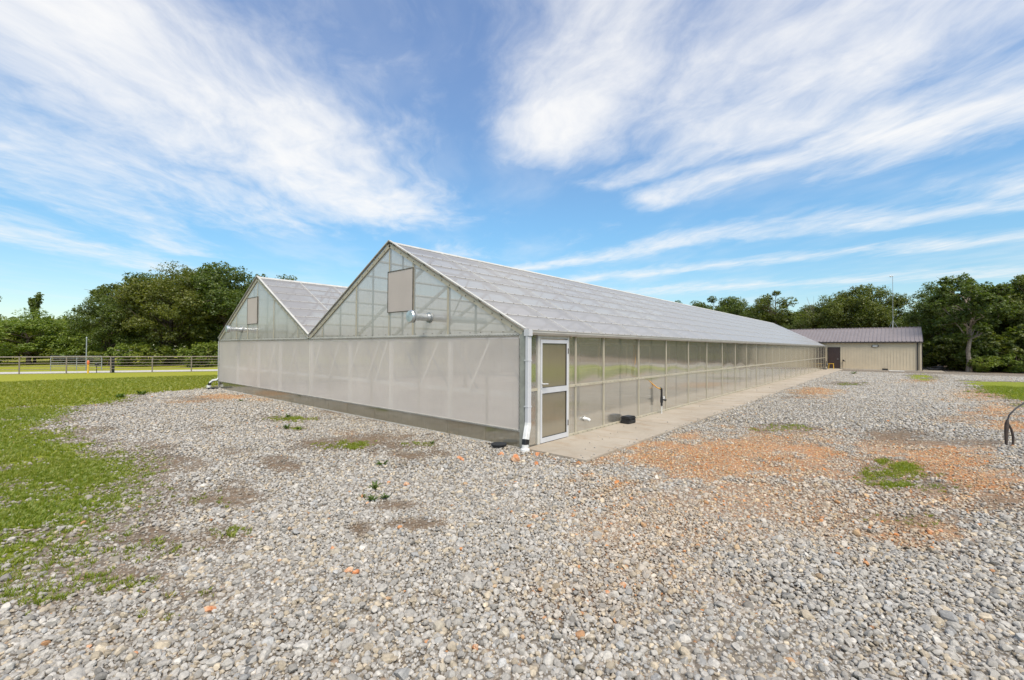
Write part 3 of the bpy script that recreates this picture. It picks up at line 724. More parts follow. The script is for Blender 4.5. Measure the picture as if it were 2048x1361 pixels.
part(MB().tube([(-GW - .55, -0.25, 0.15), (-GW - .56, -0.255, -0.02)], 0.095, 16), 'drain_boot', 'white_plastic', ds2)
for y in (Y0 + BAY * 7 + .2,):
    pass

# ------------------------------------------------------------------ metal shed
SY, SX0, SX1, SE, SR, SD = 48.66, -21.0, 7.18, 2.78, 4.25, 52.9
SH = empty('metal_shed', (0, 0, 0)); tag(SH, 'tan metal shed with ribbed mauve roof behind the greenhouse end', 'shed')
part(MB().box((SX0, SY + .012, 0.02), (SX1, SY + .20, SE)), 'wall', 'siding', SH)
part(MB().box((SX1 - .2, SY + .201, 0.02), (SX1 - .002, SD + 4.0, SE)), 'wall', 'siding', SH)
part(MB().add([(SX1 - .1, SY, SE), (SX1 - .1, 2 * SD - SY, SE), (SX1 - .1, SD, SR - .05)], [(0, 1, 2)]), 'gable_wall', 'siding', SH)
x = -0.9
while x < SX1 - .15:
    if not (0.0 < x < 1.3):
        part(MB().prism([(x - .02, 0), (x - .010, 0), (x - .008, .001)], 0, .001) if False else MB().box((x - .011, SY - .010, 0.05), (x + .011, SY + .012, SE - .05)), 'siding_rib', 'siding', SH)
    else:
        part(MB().box((x - .011, SY - .010, 2.28), (x + .011, SY + .012, SE - .05)), 'siding_rib', 'siding', SH)
    x += 0.2286
for s in (-1, 1):
    ye = SD + s * (SD - SY + .22)
    ze = SE - .02
    part(MB().add([(SX0, ye, ze), (SX1 + .12, ye, ze), (SX1 + .12, SD, SR), (SX0, SD, SR), (SX0, ye, ze - .04), (SX1 + .12, ye, ze - .04), (SX1 + .12, SD, SR - .04), (SX0, SD, SR - .04)],
                  [(0, 1, 2, 3), (7, 6, 5, 4), (0, 4, 5, 1), (1, 5, 6, 2), (3, 7, 4, 0)]), 'roof', 'shed_roof', SH)
    if s == -1:
        x = -4.5
        while x < SX1 + .1:
            nrm = Vector((0, -(SR - ze), SD - ye)).normalized()
            part(MB().bar(Vector((x, ye, ze)) + nrm * .025, Vector((x, SD, SR)) + nrm * .025, 0.05, 0.055, nrm), 'roof_rib', 'shed_roof', SH)
            x += 0.3048
part(MB().box((SX0, SY - .235, SE - .15), (SX1 + .12, SY - .205, SE - .035)), 'fascia', 'dark_trim', SH)
part(MB().box((SX0, SY - .204, SE - .075), (SX1 - .3, SY - .011, SE - .055)), 'soffit', 'siding', SH)
part(MB().bar((SX1 + .125, SY - .22, SE - .03), (SX1 + .125, SD, SR - .01), 0.02, 0.12, (0, -.3, 1)), 'rake_trim', 'dark_trim', SH)
part(MB().box((SX0, SD - .12, SR - .02), (SX1 + .13, SD + .12, SR + .03)), 'ridge_cap', 'shed_roof', SH)
sdoor = part(MB().box((0.20, SY - .025, 0.07), (1.12, SY + .03, 2.16), ), 'door', 'door_brown', SH, 'dark brown steel door beside the greenhouse corner')
fr_ = MB(); fr_.box((0.14, SY - .035, 0.05), (0.197, SY + .02, 2.22)); fr_.box((1.123, SY - .035, 0.05), (1.18, SY + .02, 2.22)); fr_.box((0.198, SY - .035, 2.163), (1.122, SY + .02, 2.22))
part(fr_, 'door_frame', 'dark_trim', sdoor)
part(MB().tube([(1.03, SY - .03, 1.02), (1.03, SY - .09, 1.02), (0.92, SY - .09, 1.02)], 0.014, 6), 'handle', 'grey_steel', sdoor)
lp = part(MB().box((3.62, SY - .075, 2.24), (4.16, SY + .01, 2.42)), 'wall_lamp', 'dark_trim', SH, 'unlit bulkhead lamp on the tan wall', bevel=.03)
part(MB().box((3.69, SY - .10, 2.275), (4.09, SY - .06, 2.385)), 'lamp_lens', 'lamp_glass', lp, bevel=.02)
part(MB().box((SX1 - .085, SY - .05, 0.06), (SX1 + .02, SY + .3, SE - .04)), 'corner_trim', 'siding', SH)
part(MB().box((SX1 - .30, SY - .09, 0.12), (SX1 - .20, SY - .012, SE - .1)), 'downspout', 'dark_trim', SH)
part(MB().box((SX1 + .022, SY - .06, 0.06), (SX1 + .07, SY + .3, SE - .04)), 'corner_trim', 'dark_trim', SH)
part(MB().box((SX0, SY - .03, 0.0), (SX1, SY + .011, 0.085)), 'base_trim', 'kerb_concrete', SH)
ap = MB().box((1.43, SY - .55, -0.1), (SX1 + 1.5, SY + 5.5, 0.045)).build('shed_slab', 'walk_concrete'); tag(ap, 'concrete apron slab under and beside the metal shed', None, None, 'structure')

# weather mast on the shed roof
MS = empty('weather_mast', (5.2, SD, SR)); tag(MS, 'thin steel weather mast on a tripod on the shed roof ridge', 'mast')
MB().tube([(0, 0, .02), (0, 0, 5.15)], [0.028, 0.02], 8).build('pole', 'grey_steel', MS)
for a in (0.4, 2.5, 4.6):
    MB().tube([(0.42 * cos(a), 0.42 * sin(a), -0.02 - 0.13 * abs(sin(a))), (0, 0, .72)], 0.02, 6).build('tripod_leg', 'grey_steel', MS)
sm = MB().tube([(-.1, 0, 5.18), (0.02, 0, 5.18)], 0.01, 6).build('cross_arm', 'grey_steel', MS)
for a in (0, 2.1, 4.2):
    MB().tube([(-.12 + .05 * cos(a), .05 * sin(a), 5.25), (-.12 + .12 * cos(a), .12 * sin(a), 5.25), (-.12 + .17 * cos(a), .17 * sin(a), 5.25)], [0.012, 0.07, 0.03], 8).build('wind_cup', 'white_plastic', MS)
MB().tube([(-.12, 0, 5.15), (-.12, 0, 5.28)], 0.03, 8).build('hub', 'white_plastic', MS)

# ------------------------------------------------------------------ small things in the yard
# black case
cs = empty('tool_case', (0.20, 4.05, 0.042), radians(84)); cs.scale = (.76, .8, .82); tag(cs, 'small black plastic case resting on the walkway against the sheet wall', 'case')
MB().box((-.235, -.15, 0.0), (.235, .15, 0.125)).build('base_shell', 'black_plastic', cs, bevel=.018)
MB().box((-.245, -.16, 0.128), (.245, .16, 0.215)).build('lid', 'black_plastic', cs, bevel=.03)
MB().box((-.205, -.13, .2151), (.205, .13, .226)).build('lid_panel', 'black_plastic', cs, bevel=.008)
for x in (-.13, .13): MB().box((x - .03, -.176, .085), (x + .03, -.155, .165)).build('latch', 'black_plastic', cs, bevel=.004)
MB().tube([(-.07, -.16, .1), (-.07, -.19, .105), (.07, -.19, .105), (.07, -.16, .1)], .009, 6).build('handle', 'black_plastic', cs)

def riser(loc, lab, k=1.0, rz=0):
    r_ = empty('water_riser', loc, rz); tag(r_, lab, 'water riser', 'water risers beside the greenhouse wall')
    MB().tube([(0, 0, -.03), (0, 0, .24)], .016, 8).build('lower_pipe', 'white_plastic', r_)
    MB().tube([(0, 0, .23), (0, 0, .70), (0, -.012, .735), (0, -.04, .75), (0, -.09, .752)], [.03, .03, .032, .034, .034], 8).build('upper_pipe', 'black_plastic', r_)
    MB().tube([(0, 0, .33), (0, 0, .50)], [.046, .04], 8).build('valve_body', 'black_plastic', r_)
    MB().tube([(0, 0, .42), (.06, .03, .42), (.12, .06, .40)], [.028, .03, .034], 8).build('outlet', 'black_plastic', r_)
    MB().tube([(.05, .02, .44), (.055, .024, .52)], [.03, .036], 8).build('valve_knob', 'white_plastic', r_)
    MB().tube([(0, -.09, .752), (0, -.13, .755)], .014, 8).build('hose_joint', 'yellow_paint', r_)
    return r_
riser((0.16, 6.33, 0.04), 'black and white water riser standing by the sheet wall near the black case')
riser((0.20, 46.9, 0.04), 'black and white water riser at the far end by the brown shed door')
hz_ = MB(); hz_.tube([(-0.04, 4.92, 2.10), (-0.04, 4.93, 1.85), (-.04, 4.88, 1.6), (-.04, 4.80, 1.40), (-.06, 4.84, 1.22), (-.085, 5.0, 1.19), (-.085, 5.2, 1.18), (-.03, 5.35, 1.17), (-.02, 5.7, 1.10), (.0, 6.0, .95), (.08, 6.18, .82), (.16, 6.22, .795)], [.04, .042, .045, .042, .036, .02, .016, .018, .018, .017, .016, .016], 8)
o = hz_.build('garden_hose', 'orange_hose'); tag(o, 'orange hose hanging behind the side sheets and joined to the water riser', 'hose')
# white drain spigot with pipe behind the sheet
tp = empty('drain_pipe', (0, 2.2, 0)); tag(tp, 'white pipe behind the side sheet with a short spout by the door', 'pipe')
MB().tube([(-.09, -.12, 2.10), (-.09, -.12, 0.37)], .035, 10).build('stand_pipe', 'white_plastic', tp)
MB().tube([(-.09, -.12, .37), (-.06, -.06, .36), (.03, 0, .355), (.09, .02, .345), (.12, .05, .315)], [.035, .034, .034, .036, .036], 10).build('spout', 'white_plastic', tp)
MB().tube([(.008, -.008, .357), (.022, .0, .356)], .06, 12).build('flange', 'white_plastic', tp)

def tray(loc, lab, r=.19):
    t = empty('drain_basin', loc); tag(t, lab, 'basin', 'black drain basins beside the end wall')
    MB().tube([(0, 0, -.02), (0, 0, .075)], [r * .93, r], 20, cap=False, smooth=False).build('basin_wall', 'black_plastic', t)
    MB().tube([(0, 0, .06), (0, 0, .078)], [r * 1.06, r * 1.06], 20, smooth=False).build('rim', 'black_plastic', t)
    return t
tray((-0.50, -0.19, 0.0), 'shallow black basin at the foot of the end wall by the white downspout', .15)
tray((-18.35, -0.30, 0.0), 'shallow black basin by the far end of the screened wall', .22)
tray((0.12, 46.0, 0.045), 'shallow black basin on the walkway near the brown shed door', .20)
ys = empty('yellow_stand', (0.52, 47.6, 0.04)); tag(ys, 'small yellow steel stand in front of the brown shed door', 'stand')
for x in (-.18, .18):
    for y in (-.12, .12): MB().tube([(x * 1.15, y * 1.15, 0), (x, y, .50)], .02, 6).build('leg', 'yellow_paint', ys)
MB().box((-.22, -.16, .50), (.22, .16, .55)).build('top', 'yellow_paint', ys, bevel=.01)
wt = empty('wall_hydrant', (1.42, SY - .02, 0)); tag(wt, 'dark wall tap on a thin pipe right of the brown shed door', 'tap')
MB().tube([(0, -.03, .05), (0, -.03, .85)], .015, 6).build('pipe', 'siding', wt)
MB().tube([(0, -.03, .85), (0, -.10, .92), (0.05, -.16, .88), (0.16, -.17, .80)], [.05, .06, .05, .03], 8).build('tap_body', 'black_plastic', wt)
bx = empty('bait_box', (4.62, SY - .30, 0.045)); tag(bx, 'small black box on the slab at the foot of the shed wall', 'box')
MB().box((-.22, -.1, 0), (.22, .1, .10)).build('box_base', 'black_plastic', bx, bevel=.02); MB().box((-.23, -.11, .102), (.23, .11, .15)).build('box_lid', 'black_plastic', bx, bevel=.02)
o = MB().box((4.9, SY - 1.25, 0.0), (6.0, SY - .75, 0.055)).build('white_splash_block', 'white_plastic', bevel=.02); tag(o, 'low white splash block on the gravel before the shed wall', 'block')
bp = empty('drain_hose', (8.45, 52.8, 0.05)); tag(bp, 'coil of fat black drain hose on the slab beside the shed', 'hose')
MB().tube([(.33 * cos(a), .33 * sin(a), .10 + .018 * a) for a in np.linspace(0, 14, 60)], .085, 8).build('coil', 'black_plastic', bp)
MB().tube([(.33, 0, .1), (.3, -.5, .09), (-.1, -.9, .09), (-.7, -1.0, .09)], .085, 8).build('loose_end', 'black_plastic', bp)

# bent hook with two prongs at the yard's edge
hk = empty('bent_hook', tuple(g(2016, 892))); tag(hk, 'bent black rod with two rusty prongs stuck in the gravel', 'hook')
MB().tube([(0.0, 0.02, .52), (0.03, 0.05, .64), (0.14, 0.16, .78), (0.30, 0.30, .92), (0.52, 0.48, 1.04), (0.8, 0.7, 1.10), (1.1, .95, 1.04), (1.35, 1.15, .86), (1.45, 1.23, .5), (1.48, 1.25, -.03)], .014, 8).build('rod', 'black_plastic', hk)
MB().tube([(0, .02, .54), (-.01, .02, .45), (-.02, .01, .30), (-.025, 0, -.03)], [.02, .036, .034, .02], 8).build('prong', 'dark_rust', hk)
MB().tube([(0.01, .03, .46), (.06, .07, .34), (.085, .08, .18), (.08, .07, -.03)], [.018, .02, .022, .018], 8).build('prong', 'dark_rust', hk)

# ------------------------------------------------------------------ stones
def rock_mesh(name, seed, sub=2, flat=.7, cuts=11, mat='limestone', rough=.0):
    r_ = random.Random(seed); bm = bmesh.new(); bmesh.ops.create_icosphere(bm, subdivisions=sub, radius=1)
    pl = []
    for k in range(cuts):
        n_ = Vector((r_.gauss(0, 1), r_.gauss(0, 1), r_.gauss(0, 1))).normalized(); pl.append((n_, r_.uniform(.50, .82)))
    sc = (r_.uniform(.85, 1.25), r_.uniform(.65, .95), r_.uniform(flat * .75, flat * 1.15))
    for v in bm.verts:
        for n_, d in pl:
            e = v.co.dot(n_) - d
            if e > 0: v.co -= n_ * e * .97
        if rough: v.co *= 1 + r_.uniform(-rough, rough)
        v.co = Vector((v.co.x * sc[0], v.co.y * sc[1], v.co.z * sc[2]))
    me_ = bpy.data.meshes.new(name); bm.to_mesh(me_); bm.free(); me_.materials.append(MAT[mat]); return me_
STONES = bpy.data.collections.new('stone_shapes')
for i in range(22):
    STONES.objects.link(bpy.data.objects.new('stone_shape_%02d' % i, rock_mesh('stone_shape', 100 + i)))
def scatter(name, coll, P, rot, scl, tone, idx, mat=None):
    me_ = bpy.data.meshes.new(name); n = len(P); me_.vertices.add(n); me_.vertices.foreach_set('co', np.asarray(P, np.float32).ravel())
    a = me_.attributes.new('rot', 'FLOAT_VECTOR', 'POINT'); a.data.foreach_set('vector', np.asarray(rot, np.float32).ravel())
    a = me_.attributes.new('scl', 'FLOAT_VECTOR', 'POINT'); a.data.foreach_set('vector', np.asarray(scl, np.float32).ravel())
    a = me_.attributes.new('tone', 'FLOAT_COLOR', 'POINT'); a.data.foreach_set('color', np.concatenate([tone, np.ones((n, 1))], 1).astype(np.float32).ravel())
    a = me_.attributes.new('pick', 'INT', 'POINT'); a.data.foreach_set('value', np.asarray(idx, np.int32))
    o = link(bpy.data.objects.new(name, me_))
    ng = bpy.data.node_groups.new(name + '_scatter', 'GeometryNodeTree')
    ng.interface.new_socket('Geometry', in_out='INPUT', socket_type='NodeSocketGeometry'); ng.interface.new_socket('Geometry', in_out='OUTPUT', socket_type='NodeSocketGeometry')
    N = ng.nodes; gi = N.new('NodeGroupInput'); go = N.new('NodeGroupOutput'); ip = N.new('GeometryNodeInstanceOnPoints'); ci = N.new('GeometryNodeCollectionInfo')
    ci.inputs['Collection'].default_value = coll; ci.inputs['Separate Children'].default_value = True; ci.inputs['Reset Children'].default_value = True
    def na(nm, t):
        q = N.new('GeometryNodeInputNamedAttribute'); q.data_type = t; q.inputs['Name'].default_value = nm; return q.outputs['Attribute']
    e2r = N.new('FunctionNodeEulerToRotation'); L_ = ng.links
    L_.new(na('rot', 'FLOAT_VECTOR'), e2r.inputs[0]); L_.new(e2r.outputs[0], ip.inputs['Rotation']); L_.new(na('scl', 'FLOAT_VECTOR'), ip.inputs['Scale'])
    L_.new(na('pick', 'INT'), ip.inputs['Instance Index']); ip.inputs['Pick Instance'].default_value = True
    L_.new(gi.outputs[0], ip.inputs['Points']); L_.new(ci.outputs[0], ip.inputs['Instance']); L_.new(ip.outputs[0], go.inputs[0])
    md = o.modifiers.new('scatter', 'NODES'); md.node_group = ng
    return o
def blocked(x, y, m=0.0):
    """where a building or a slab stands"""
    return ((x > -GW - .02 - m) & (x < -0.0 + m) & (y > -0.02 - m) & (y < GL)) | ((x > -0.1) & (x < 1.43 + m) & (y > -0.035 - m) & (y < GL + .3)) | ((x > 1.4) & (x < SX1 + 1.5) & (y > SY - .56))
def field(spacing, rmin, rmax, jit=.55):
    """jittered points over the yard in front of the camera, a little wider than the view"""
    lo = CAM[:2] - rmax; n = int(2 * rmax / spacing); i, j = np.meshgrid(np.arange(n), np.arange(n), indexing='ij')
    x = lo[0] + (i + .5 * (j % 2)).ravel() * spacing; y = lo[1] + j.ravel() * spacing * .87 if False else lo[1] + j.ravel() * spacing
    rx = x - CAM[0]; ry = y - CAM[1]; d = np.hypot(rx, ry); f_ = rx * fw[0] + ry * fw[1]; s_ = rx * rt[0] + ry * rt[1]
    k = (d >= rmin) & (d < rmax) & (f_ > .9) & (np.abs(s_) < f_ * 1.35 + 1.6)
    x, y = x[k], y[k]; x = x + rng.uniform(-jit, jit, len(x)) * spacing; y = y + rng.uniform(-jit, jit, len(y)) * spacing
    return x, y
PT, RO, SCL, TO, IX = [], [], [], [], []
def stones(spacing, rmin, rmax, smin, smax, keep=1.0, zoff=0.25, grow=0.0):
    x, y = field(spacing, rmin, rmax); k = ~blocked(x, y, .0); x, y = x[k], y[k]
    gr, o, b = zones(x, y)
    lump = vnoise(x, y, .7, 21, 3)
    pk = keep * (1 - np.clip((gr - .12) * 1.5, 0, 1) * np.where((y < -1.0) & (x > -13), .93, 1.0)) * (1 - .70 * b) * (1 - .22 * o)
    k = rng.random(len(x)) < pk; x, y, gr, o, b = x[k], y[k], gr[k], o[k], b[k]; n = len(x)
    s = smin + (smax - smin) * rng.random(n) ** 1.8; s *= (1 - .35 * np.clip(o + b, 0, 1)); s = s * (1 + grow)
    v = np.clip(rng.normal(.362, .068, n), .18, .58)[:, None]; tone = v * np.array([1.06, 1.0, .895])
    wm = (rng.random(n) < .20)[:, None]; tone = np.where(wm, tone * np.array([1.08, .98, .82]), tone)
    bl = (rng.random(n) < .10)[:, None]; tone = np.where(bl, tone * np.array([.92, .96, 1.02]), tone)
    ora = rng.random(n) < (.005 + .22 * o ** 1.3); ov = rng.uniform(.7, 1.05, n); oh = rng.uniform(0, 1, n); oc_ = np.stack([.50 * ov, (.235 + .15 * oh) * ov, (.10 + .15 * oh) * ov], 1); tone = np.where(ora[:, None], oc_, tone)
    dust = (np.clip(o * 1.15, 0, 1) * rng.uniform(.45, 1.0, n))[:, None]; tone = tone * (1 - dust) + dust * tone * np.array([1.29, .99, .65])
    soil = (b * rng.uniform(.3, .95, n))[:, None]; tone = tone * (1 - soil) + soil * np.array([.22, .17, .12])
    PT.append(np.stack([x, y, s * (rng.uniform(-.25, zoff, n) - .20 * o) + (vnoise(x, y, 1.3, 31, 3) - .5) * .03 + .004], 1))
    RO.append(np.stack([rng.normal(0, .38, n), rng.normal(0, .38, n), rng.uniform(0, 6.3, n)], 1)); SCL.append(s[:, None] * rng.uniform(.8, 1.2, (n, 3))); TO.append(tone); IX.append(rng.integers(0, 22, n))
stones(.037, 1.6, 7.5, .014, .030, zoff=.45)
stones(.052, 1.6, 7.5, .022, .042, keep=.55, zoff=.55)
stones(.15, 1.6, 9.0, .036, .060, keep=.40, zoff=.4)
stones(.36, 1.6, 10.0, .055, .085, keep=.22, zoff=.15)
stones(.043, 7.5, 13.0, .016, .036, zoff=.5)
stones(.062, 13.0, 22.0, .020, .044, zoff=.5)
stones(.060, 22.0, 34.0, .026, .050, zoff=.5)
stones(.070, 34.0, 50.0, .032, .056, zoff=.5)
stones(.027, 1.6, 6.0, .010, .018, keep=.8, zoff=.3)
ns = 260   # a few stones kicked up onto the slab's edge
ex_ = np.where(rng.random(ns) < .8, 1.42 - np.abs(rng.normal(0, .07, ns)), rng.uniform(.15, 1.4, ns)); ey_ = rng.uniform(0, 30, ns) ** 1.0
ss = rng.uniform(.010, .026, ns); PT.append(np.stack([ex_, ey_, .042 + ss * .35], 1)); RO.append(rng.normal(0, .3, (ns, 3)) + np.stack([0 * ss, 0 * ss, rng.uniform(0, 6, ns)], 1))
SCL.append(ss[:, None] * rng.uniform(.8, 1.2, (ns, 3))); TO.append(rng.normal(.36, .05, (ns, 1)) * np.array([1.06, 1, .9])); IX.append(rng.integers(0, 22, ns))
gv = scatter('gravel', STONES, np.concatenate(PT), np.concatenate(RO), np.concatenate(SCL), np.concatenate(TO), np.concatenate(IX))
tag(gv, 'loose grey limestone gravel spread over the yard', 'gravel', None, 'stuff')
print('stones', sum(map(len, PT)))

def place_rock(px, py, r, seed, lab, grp='orange rocks on the gravel'):
    q = g(px, py); me_ = rock_mesh('rock', seed, 3, .8, 14, 'orange_rock', .05)
    o = link(bpy.data.objects.new('rock', me_)); o.location = (q[0], q[1], r * .42); o.scale = (r, r, r); o.rotation_euler = (.2 * sin(seed), .2 * cos(seed), seed); tag(o, lab, 'rock', grp)
place_rock(1031, 924, .105, 3, 'largest orange and cream rock lying in front of the white downspout foot')
place_rock(1074, 913, .075, 5, 'lumpy orange rock at the corner of the concrete walkway')
place_rock(1003, 911, .065, 9, 'dark orange rock between the black basin and the largest orange rock')
place_rock(1072, 931, .055, 12, 'flat orange rock on the gravel just off the walkway corner')
for i, (px, py, r) in enumerate([(919, 920, .07), (925, 922, .05), (813, 972, .055), (777, 969, .04), (725, 996, .04), (734, 1009, .03), (1032, 968, .04), (1071, 1039, .045), (697, 1146, .045), (712, 1148, .04), (951, 1300, .036), (420, 1222, .04),
                                (1246, 1175, .035), (1215, 1190, .036), (1285, 1018, .03), (1222, 1050, .028), (666, 1100, .03), (178, 1296, .022), (268, 1313, .026), (1860, 1066, .04), (1880, 1065, .03), (1030, 912, .03)]):
    place_rock(px, py, r, 40 + i, 'small orange stone lying loose among the grey gravel')

# ------------------------------------------------------------------ grass and weeds
def tuft(name, n, h, spread, mat, seed, width=.005):
    r_ = np.random.default_rng(seed); V = []
    for i in range(n):
        a = r_.uniform(0, 6.28); q = r_.uniform(0, spread); bx_, by_ = q * cos(a), q * sin(a); hh = h * r_.uniform(.45, 1.1); ln = hh * r_.uniform(.15, .9); da = a + r_.normal(0, .7); w = width * r_.uniform(.7, 1.3)
        px_, py_ = -sin(da) * w, cos(da) * w; mx, my = bx_ + cos(da) * ln * .35, by_ + sin(da) * ln * .35
        V += [(bx_ - px_, by_ - py_, 0), (bx_ + px_, by_ + py_, 0), (mx + px_ * .8, my + py_ * .8, hh * .6), (bx_ + cos(da) * ln, by_ + sin(da) * ln, hh)]
    return fast_mesh(name, V, None, mat, 4)
TUFT = bpy.data.collections.new('tuft_shapes')
for i in range(8):
    TUFT.objects.link(bpy.data.objects.new('tuft_shape_%d' % i, tuft('tuft_shape', 16, .055, .045, 'grass_blade', 300 + i, .0045)))
GPn, GR, GS, GT, GI = [], [], [], [], []
def grass(spacing, rmin, rmax, sc_, thr=.42):
    x, y = field(spacing, rmin, rmax); k = ~blocked(x, y, .05); x, y = x[k], y[k]; gr, o, b = zones(x, y)
    k = rng.random(len(x)) < np.clip((gr - .12) * 1.35, 0, 1); k &= poly_sd(x, y, woods_right) < 0; x, y, gr = x[k], y[k], gr[k]; n = len(x)
    GPn.append(np.stack([x, y, np.full(n, .0)], 1)); GR.append(np.stack([np.zeros(n), np.zeros(n), rng.uniform(0, 6.3, n)], 1))
    s = sc_ * rng.uniform(.6, 1.25, n) * (.55 + .5 * gr); GS.append(np.stack([s * 1.1, s * 1.1, s], 1)); t = np.clip(vnoise(x, y, .5, 77, 4) * 1.1 - .1 + .45 * np.clip((-13 - x) / 6, 0, 1) + rng.normal(0, .12, n), 0, 1); GT.append(np.stack([t] * 3, 1)); GI.append(rng.integers(0, 8, n))
grass(.042, 3.0, 11.0, .95)
grass(.075, 11.0, 20.0, 1.15)
grass(.14, 20.0, 36.0, 1.6)
gs = scatter('grass', TUFT, np.concatenate(GPn), np.concatenate(GR), np.concatenate(GS), np.concatenate(GT), np.concatenate(GI)); tag(gs, 'short green grass creeping over the edges of the gravel', 'grass', None, 'stuff')
print('tufts', sum(map(len, GPn)))

def weed(px, py, r, seed, lab):
    q = g(px, py); r_ = random.Random(seed); m = MB()
    for k in range(22):
        a = r_.uniform(0, 6.28); L = r * r_.uniform(.6, 1.15); hh = r * r_.uniform(.2, .9); w = r * .13; c_, s_ = cos(a), sin(a)
        m.add([(0, 0, .01), (c_ * L * .5 - s_ * w, s_ * L * .5 + c_ * w, hh * .8), (c_ * L, s_ * L, hh), (c_ * L * .5 + s_ * w, s_ * L * .5 - c_ * w, hh * .8)], [(0, 1, 2, 3)])
    w_ = empty('weed', (q[0], q[1], 0)); tag(w_, lab, 'weed', 'weeds in the gravel')
    m.build('leaves', 'weed_leaf', w_); MB().tube([(0, 0, -.01), (0, 0, .05)], .006, 5).build('stem', 'weed_leaf', w_)
weed(764, 932, .12, 1, 'dark green weed rosette nearest the brown patch by the end wall')
weed(749, 979, .115, 2, 'dense dark weed rosette beside two small orange stones')
weed(745, 1003, .09, 3, 'sprawling low weed on the gravel just above a brown patch')
weed(770, 998, .085, 4, 'sprawling low weed on the gravel just above a brown patch')
weed(725, 996, .06, 5, 'tiny weed beside an orange stone in the gravel')
weed(575, 858, .13, 6, 'small weed clump on the pale gravel before the screened wall')
weed(598, 860, .10, 7, 'small weed clump on the pale gravel before the screened wall')
weed(575, 836, .14, 8, 'small weed clump beside a brown streak near the screened wall')
weed(482, 804, .14, 9, 'lone small weed near the far foot of the screened wall')
weed(865, 889, .09, 10, 'pale weed at the edge of the mossy patch by the wall')
weed(1708, 749, .30, 11, 'dark weed on the gravel in front of the tan shed wall')
weed(240, 797, .25, 12, 'leafy weed at the edge of the far lawn')
weed(282, 791, .28, 13, 'leafy weed at the edge of the far lawn')

# ------------------------------------------------------------------ fence, drive and roadside things
fa, fb = np.array([-39.88, -5.86]), np.array([-35.77, 3.01]); fd = (fb - fa) / np.linalg.norm(fb - fa); fn = np.array([-fd[1], fd[0]]); 
FN = empty('pipe_fence'); tag(FN, 'brown steel pipe fence between the lawn and the pale drive', 'fence')
FP = [fa + fd * q for q in np.arange(-3, 8) * 2.44]
for q in FP: MB().tube([(q[0], q[1], -.02), (q[0], q[1], 1.2)], .04, 8).build('post', 'rust_pipe', FN)
A_, B_2 = FP[0] - fd, FP[-1] + fd
for z, r in ((1.17, .042), (.95, .018), (.74, .018), (.53, .018), (.32, .018)):
    MB().tube([(A_[0], A_[1], z), (B_2[0], B_2[1], z)], r, 6).build('rail', 'rust_pipe', FN)
d0, d1 = A_ - fd * 60, B_2 + fd * 60
dm = MB(); 
dm.add([(d0[0] + fn[0] * .3, d0[1] + fn[1] * .3, .012), (d1[0] + fn[0] * .3, d1[1] + fn[1] * .3, .012), (d1[0] + fn[0] * 3.4, d1[1] + fn[1] * 3.4, .012), (d0[0] + fn[0] * 3.4, d0[1] + fn[1] * 3.4, .012)], [(0, 1, 2, 3)])
o = dm.build('drive', 'drive_gravel'); tag(o, 'pale gravel drive behind the pipe fence', None, None, 'structure')
# grey wire panel beyond the drive
pa = fa + fn * 5.0 + fd * -.4; WP = empty('wire_panel'); tag(WP, 'blue-grey welded wire panel standing behind the drive', 'panel')
for k in range(3): q = pa + fd * k * 1.55; MB().tube([(q[0], q[1], -.02), (q[0], q[1], 1.15)], .03, 6).build('upright', 'grey_steel', WP)
pb = pa + fd * 3.1
for z in np.arange(.12, 1.16, .17): MB().tube([(pa[0], pa[1], z), (pb[0], pb[1], z)], .012, 5).build('bar', 'grey_steel', WP)
def at_depth(px, py_base): return g(px, py_base)
q = g(176, 747); YM = empty('marker_post', (q[0], q[1], 0)); tag(YM, 'yellow marker post with an orange head beside the fence', 'marker post')
MB().tube([(0, 0, -.02), (0, 0, .62)], .055, 8).build('post', 'yellow_paint', YM); MB().tube([(0, 0, .62), (0, 0, .68), (0, 0, .86), (0, 0, .92)], [.055, .075, .075, .04], 10).build('head', 'orange_paint', YM)
q = g(193, 746); MBX = empty('mailbox', (q[0], q[1], 0)); tag(MBX, 'small black roadside mailbox on a thin post', 'mailbox')
MB().tube([(0, 0, -.02), (0, 0, .5)], .025, 6).build('post', 'black_plastic', MBX); MB().tube([(-.13, 0, .6), (-.125, 0, .6), (.125, 0, .6), (.13, 0, .6)], [.02, .11, .11, .02], 10).build('box', 'black_plastic', MBX)
q = g(226, 746); o = empty('gate_post', (q[0], q[1], 0)); tag(o, 'stout black post standing beside a fence post', 'post'); MB().tube([(0, 0, -.02), (0, 0, 1.1)], .085, 8).build('shaft', 'black_plastic', o); MB().tube([(0, 0, 1.1), (0, 0, 1.16)], [.095, .05], 8).build('cap', 'black_plastic', o)
q = g(172, 741); o = empty('light_pole', (q[0], q[1], 0)); tag(o, 'slender grey pole rising behind the fence among the trees', 'pole'); MB().tube([(0, 0, -.05), (0, 0, 2.6)], [.045, .035], 8).build('shaft', 'grey_steel', o); MB().tube([(0, 0, 2.6), (0, 0, 2.68)], [.06, .03], 8).build('cap', 'grey_steel', o)

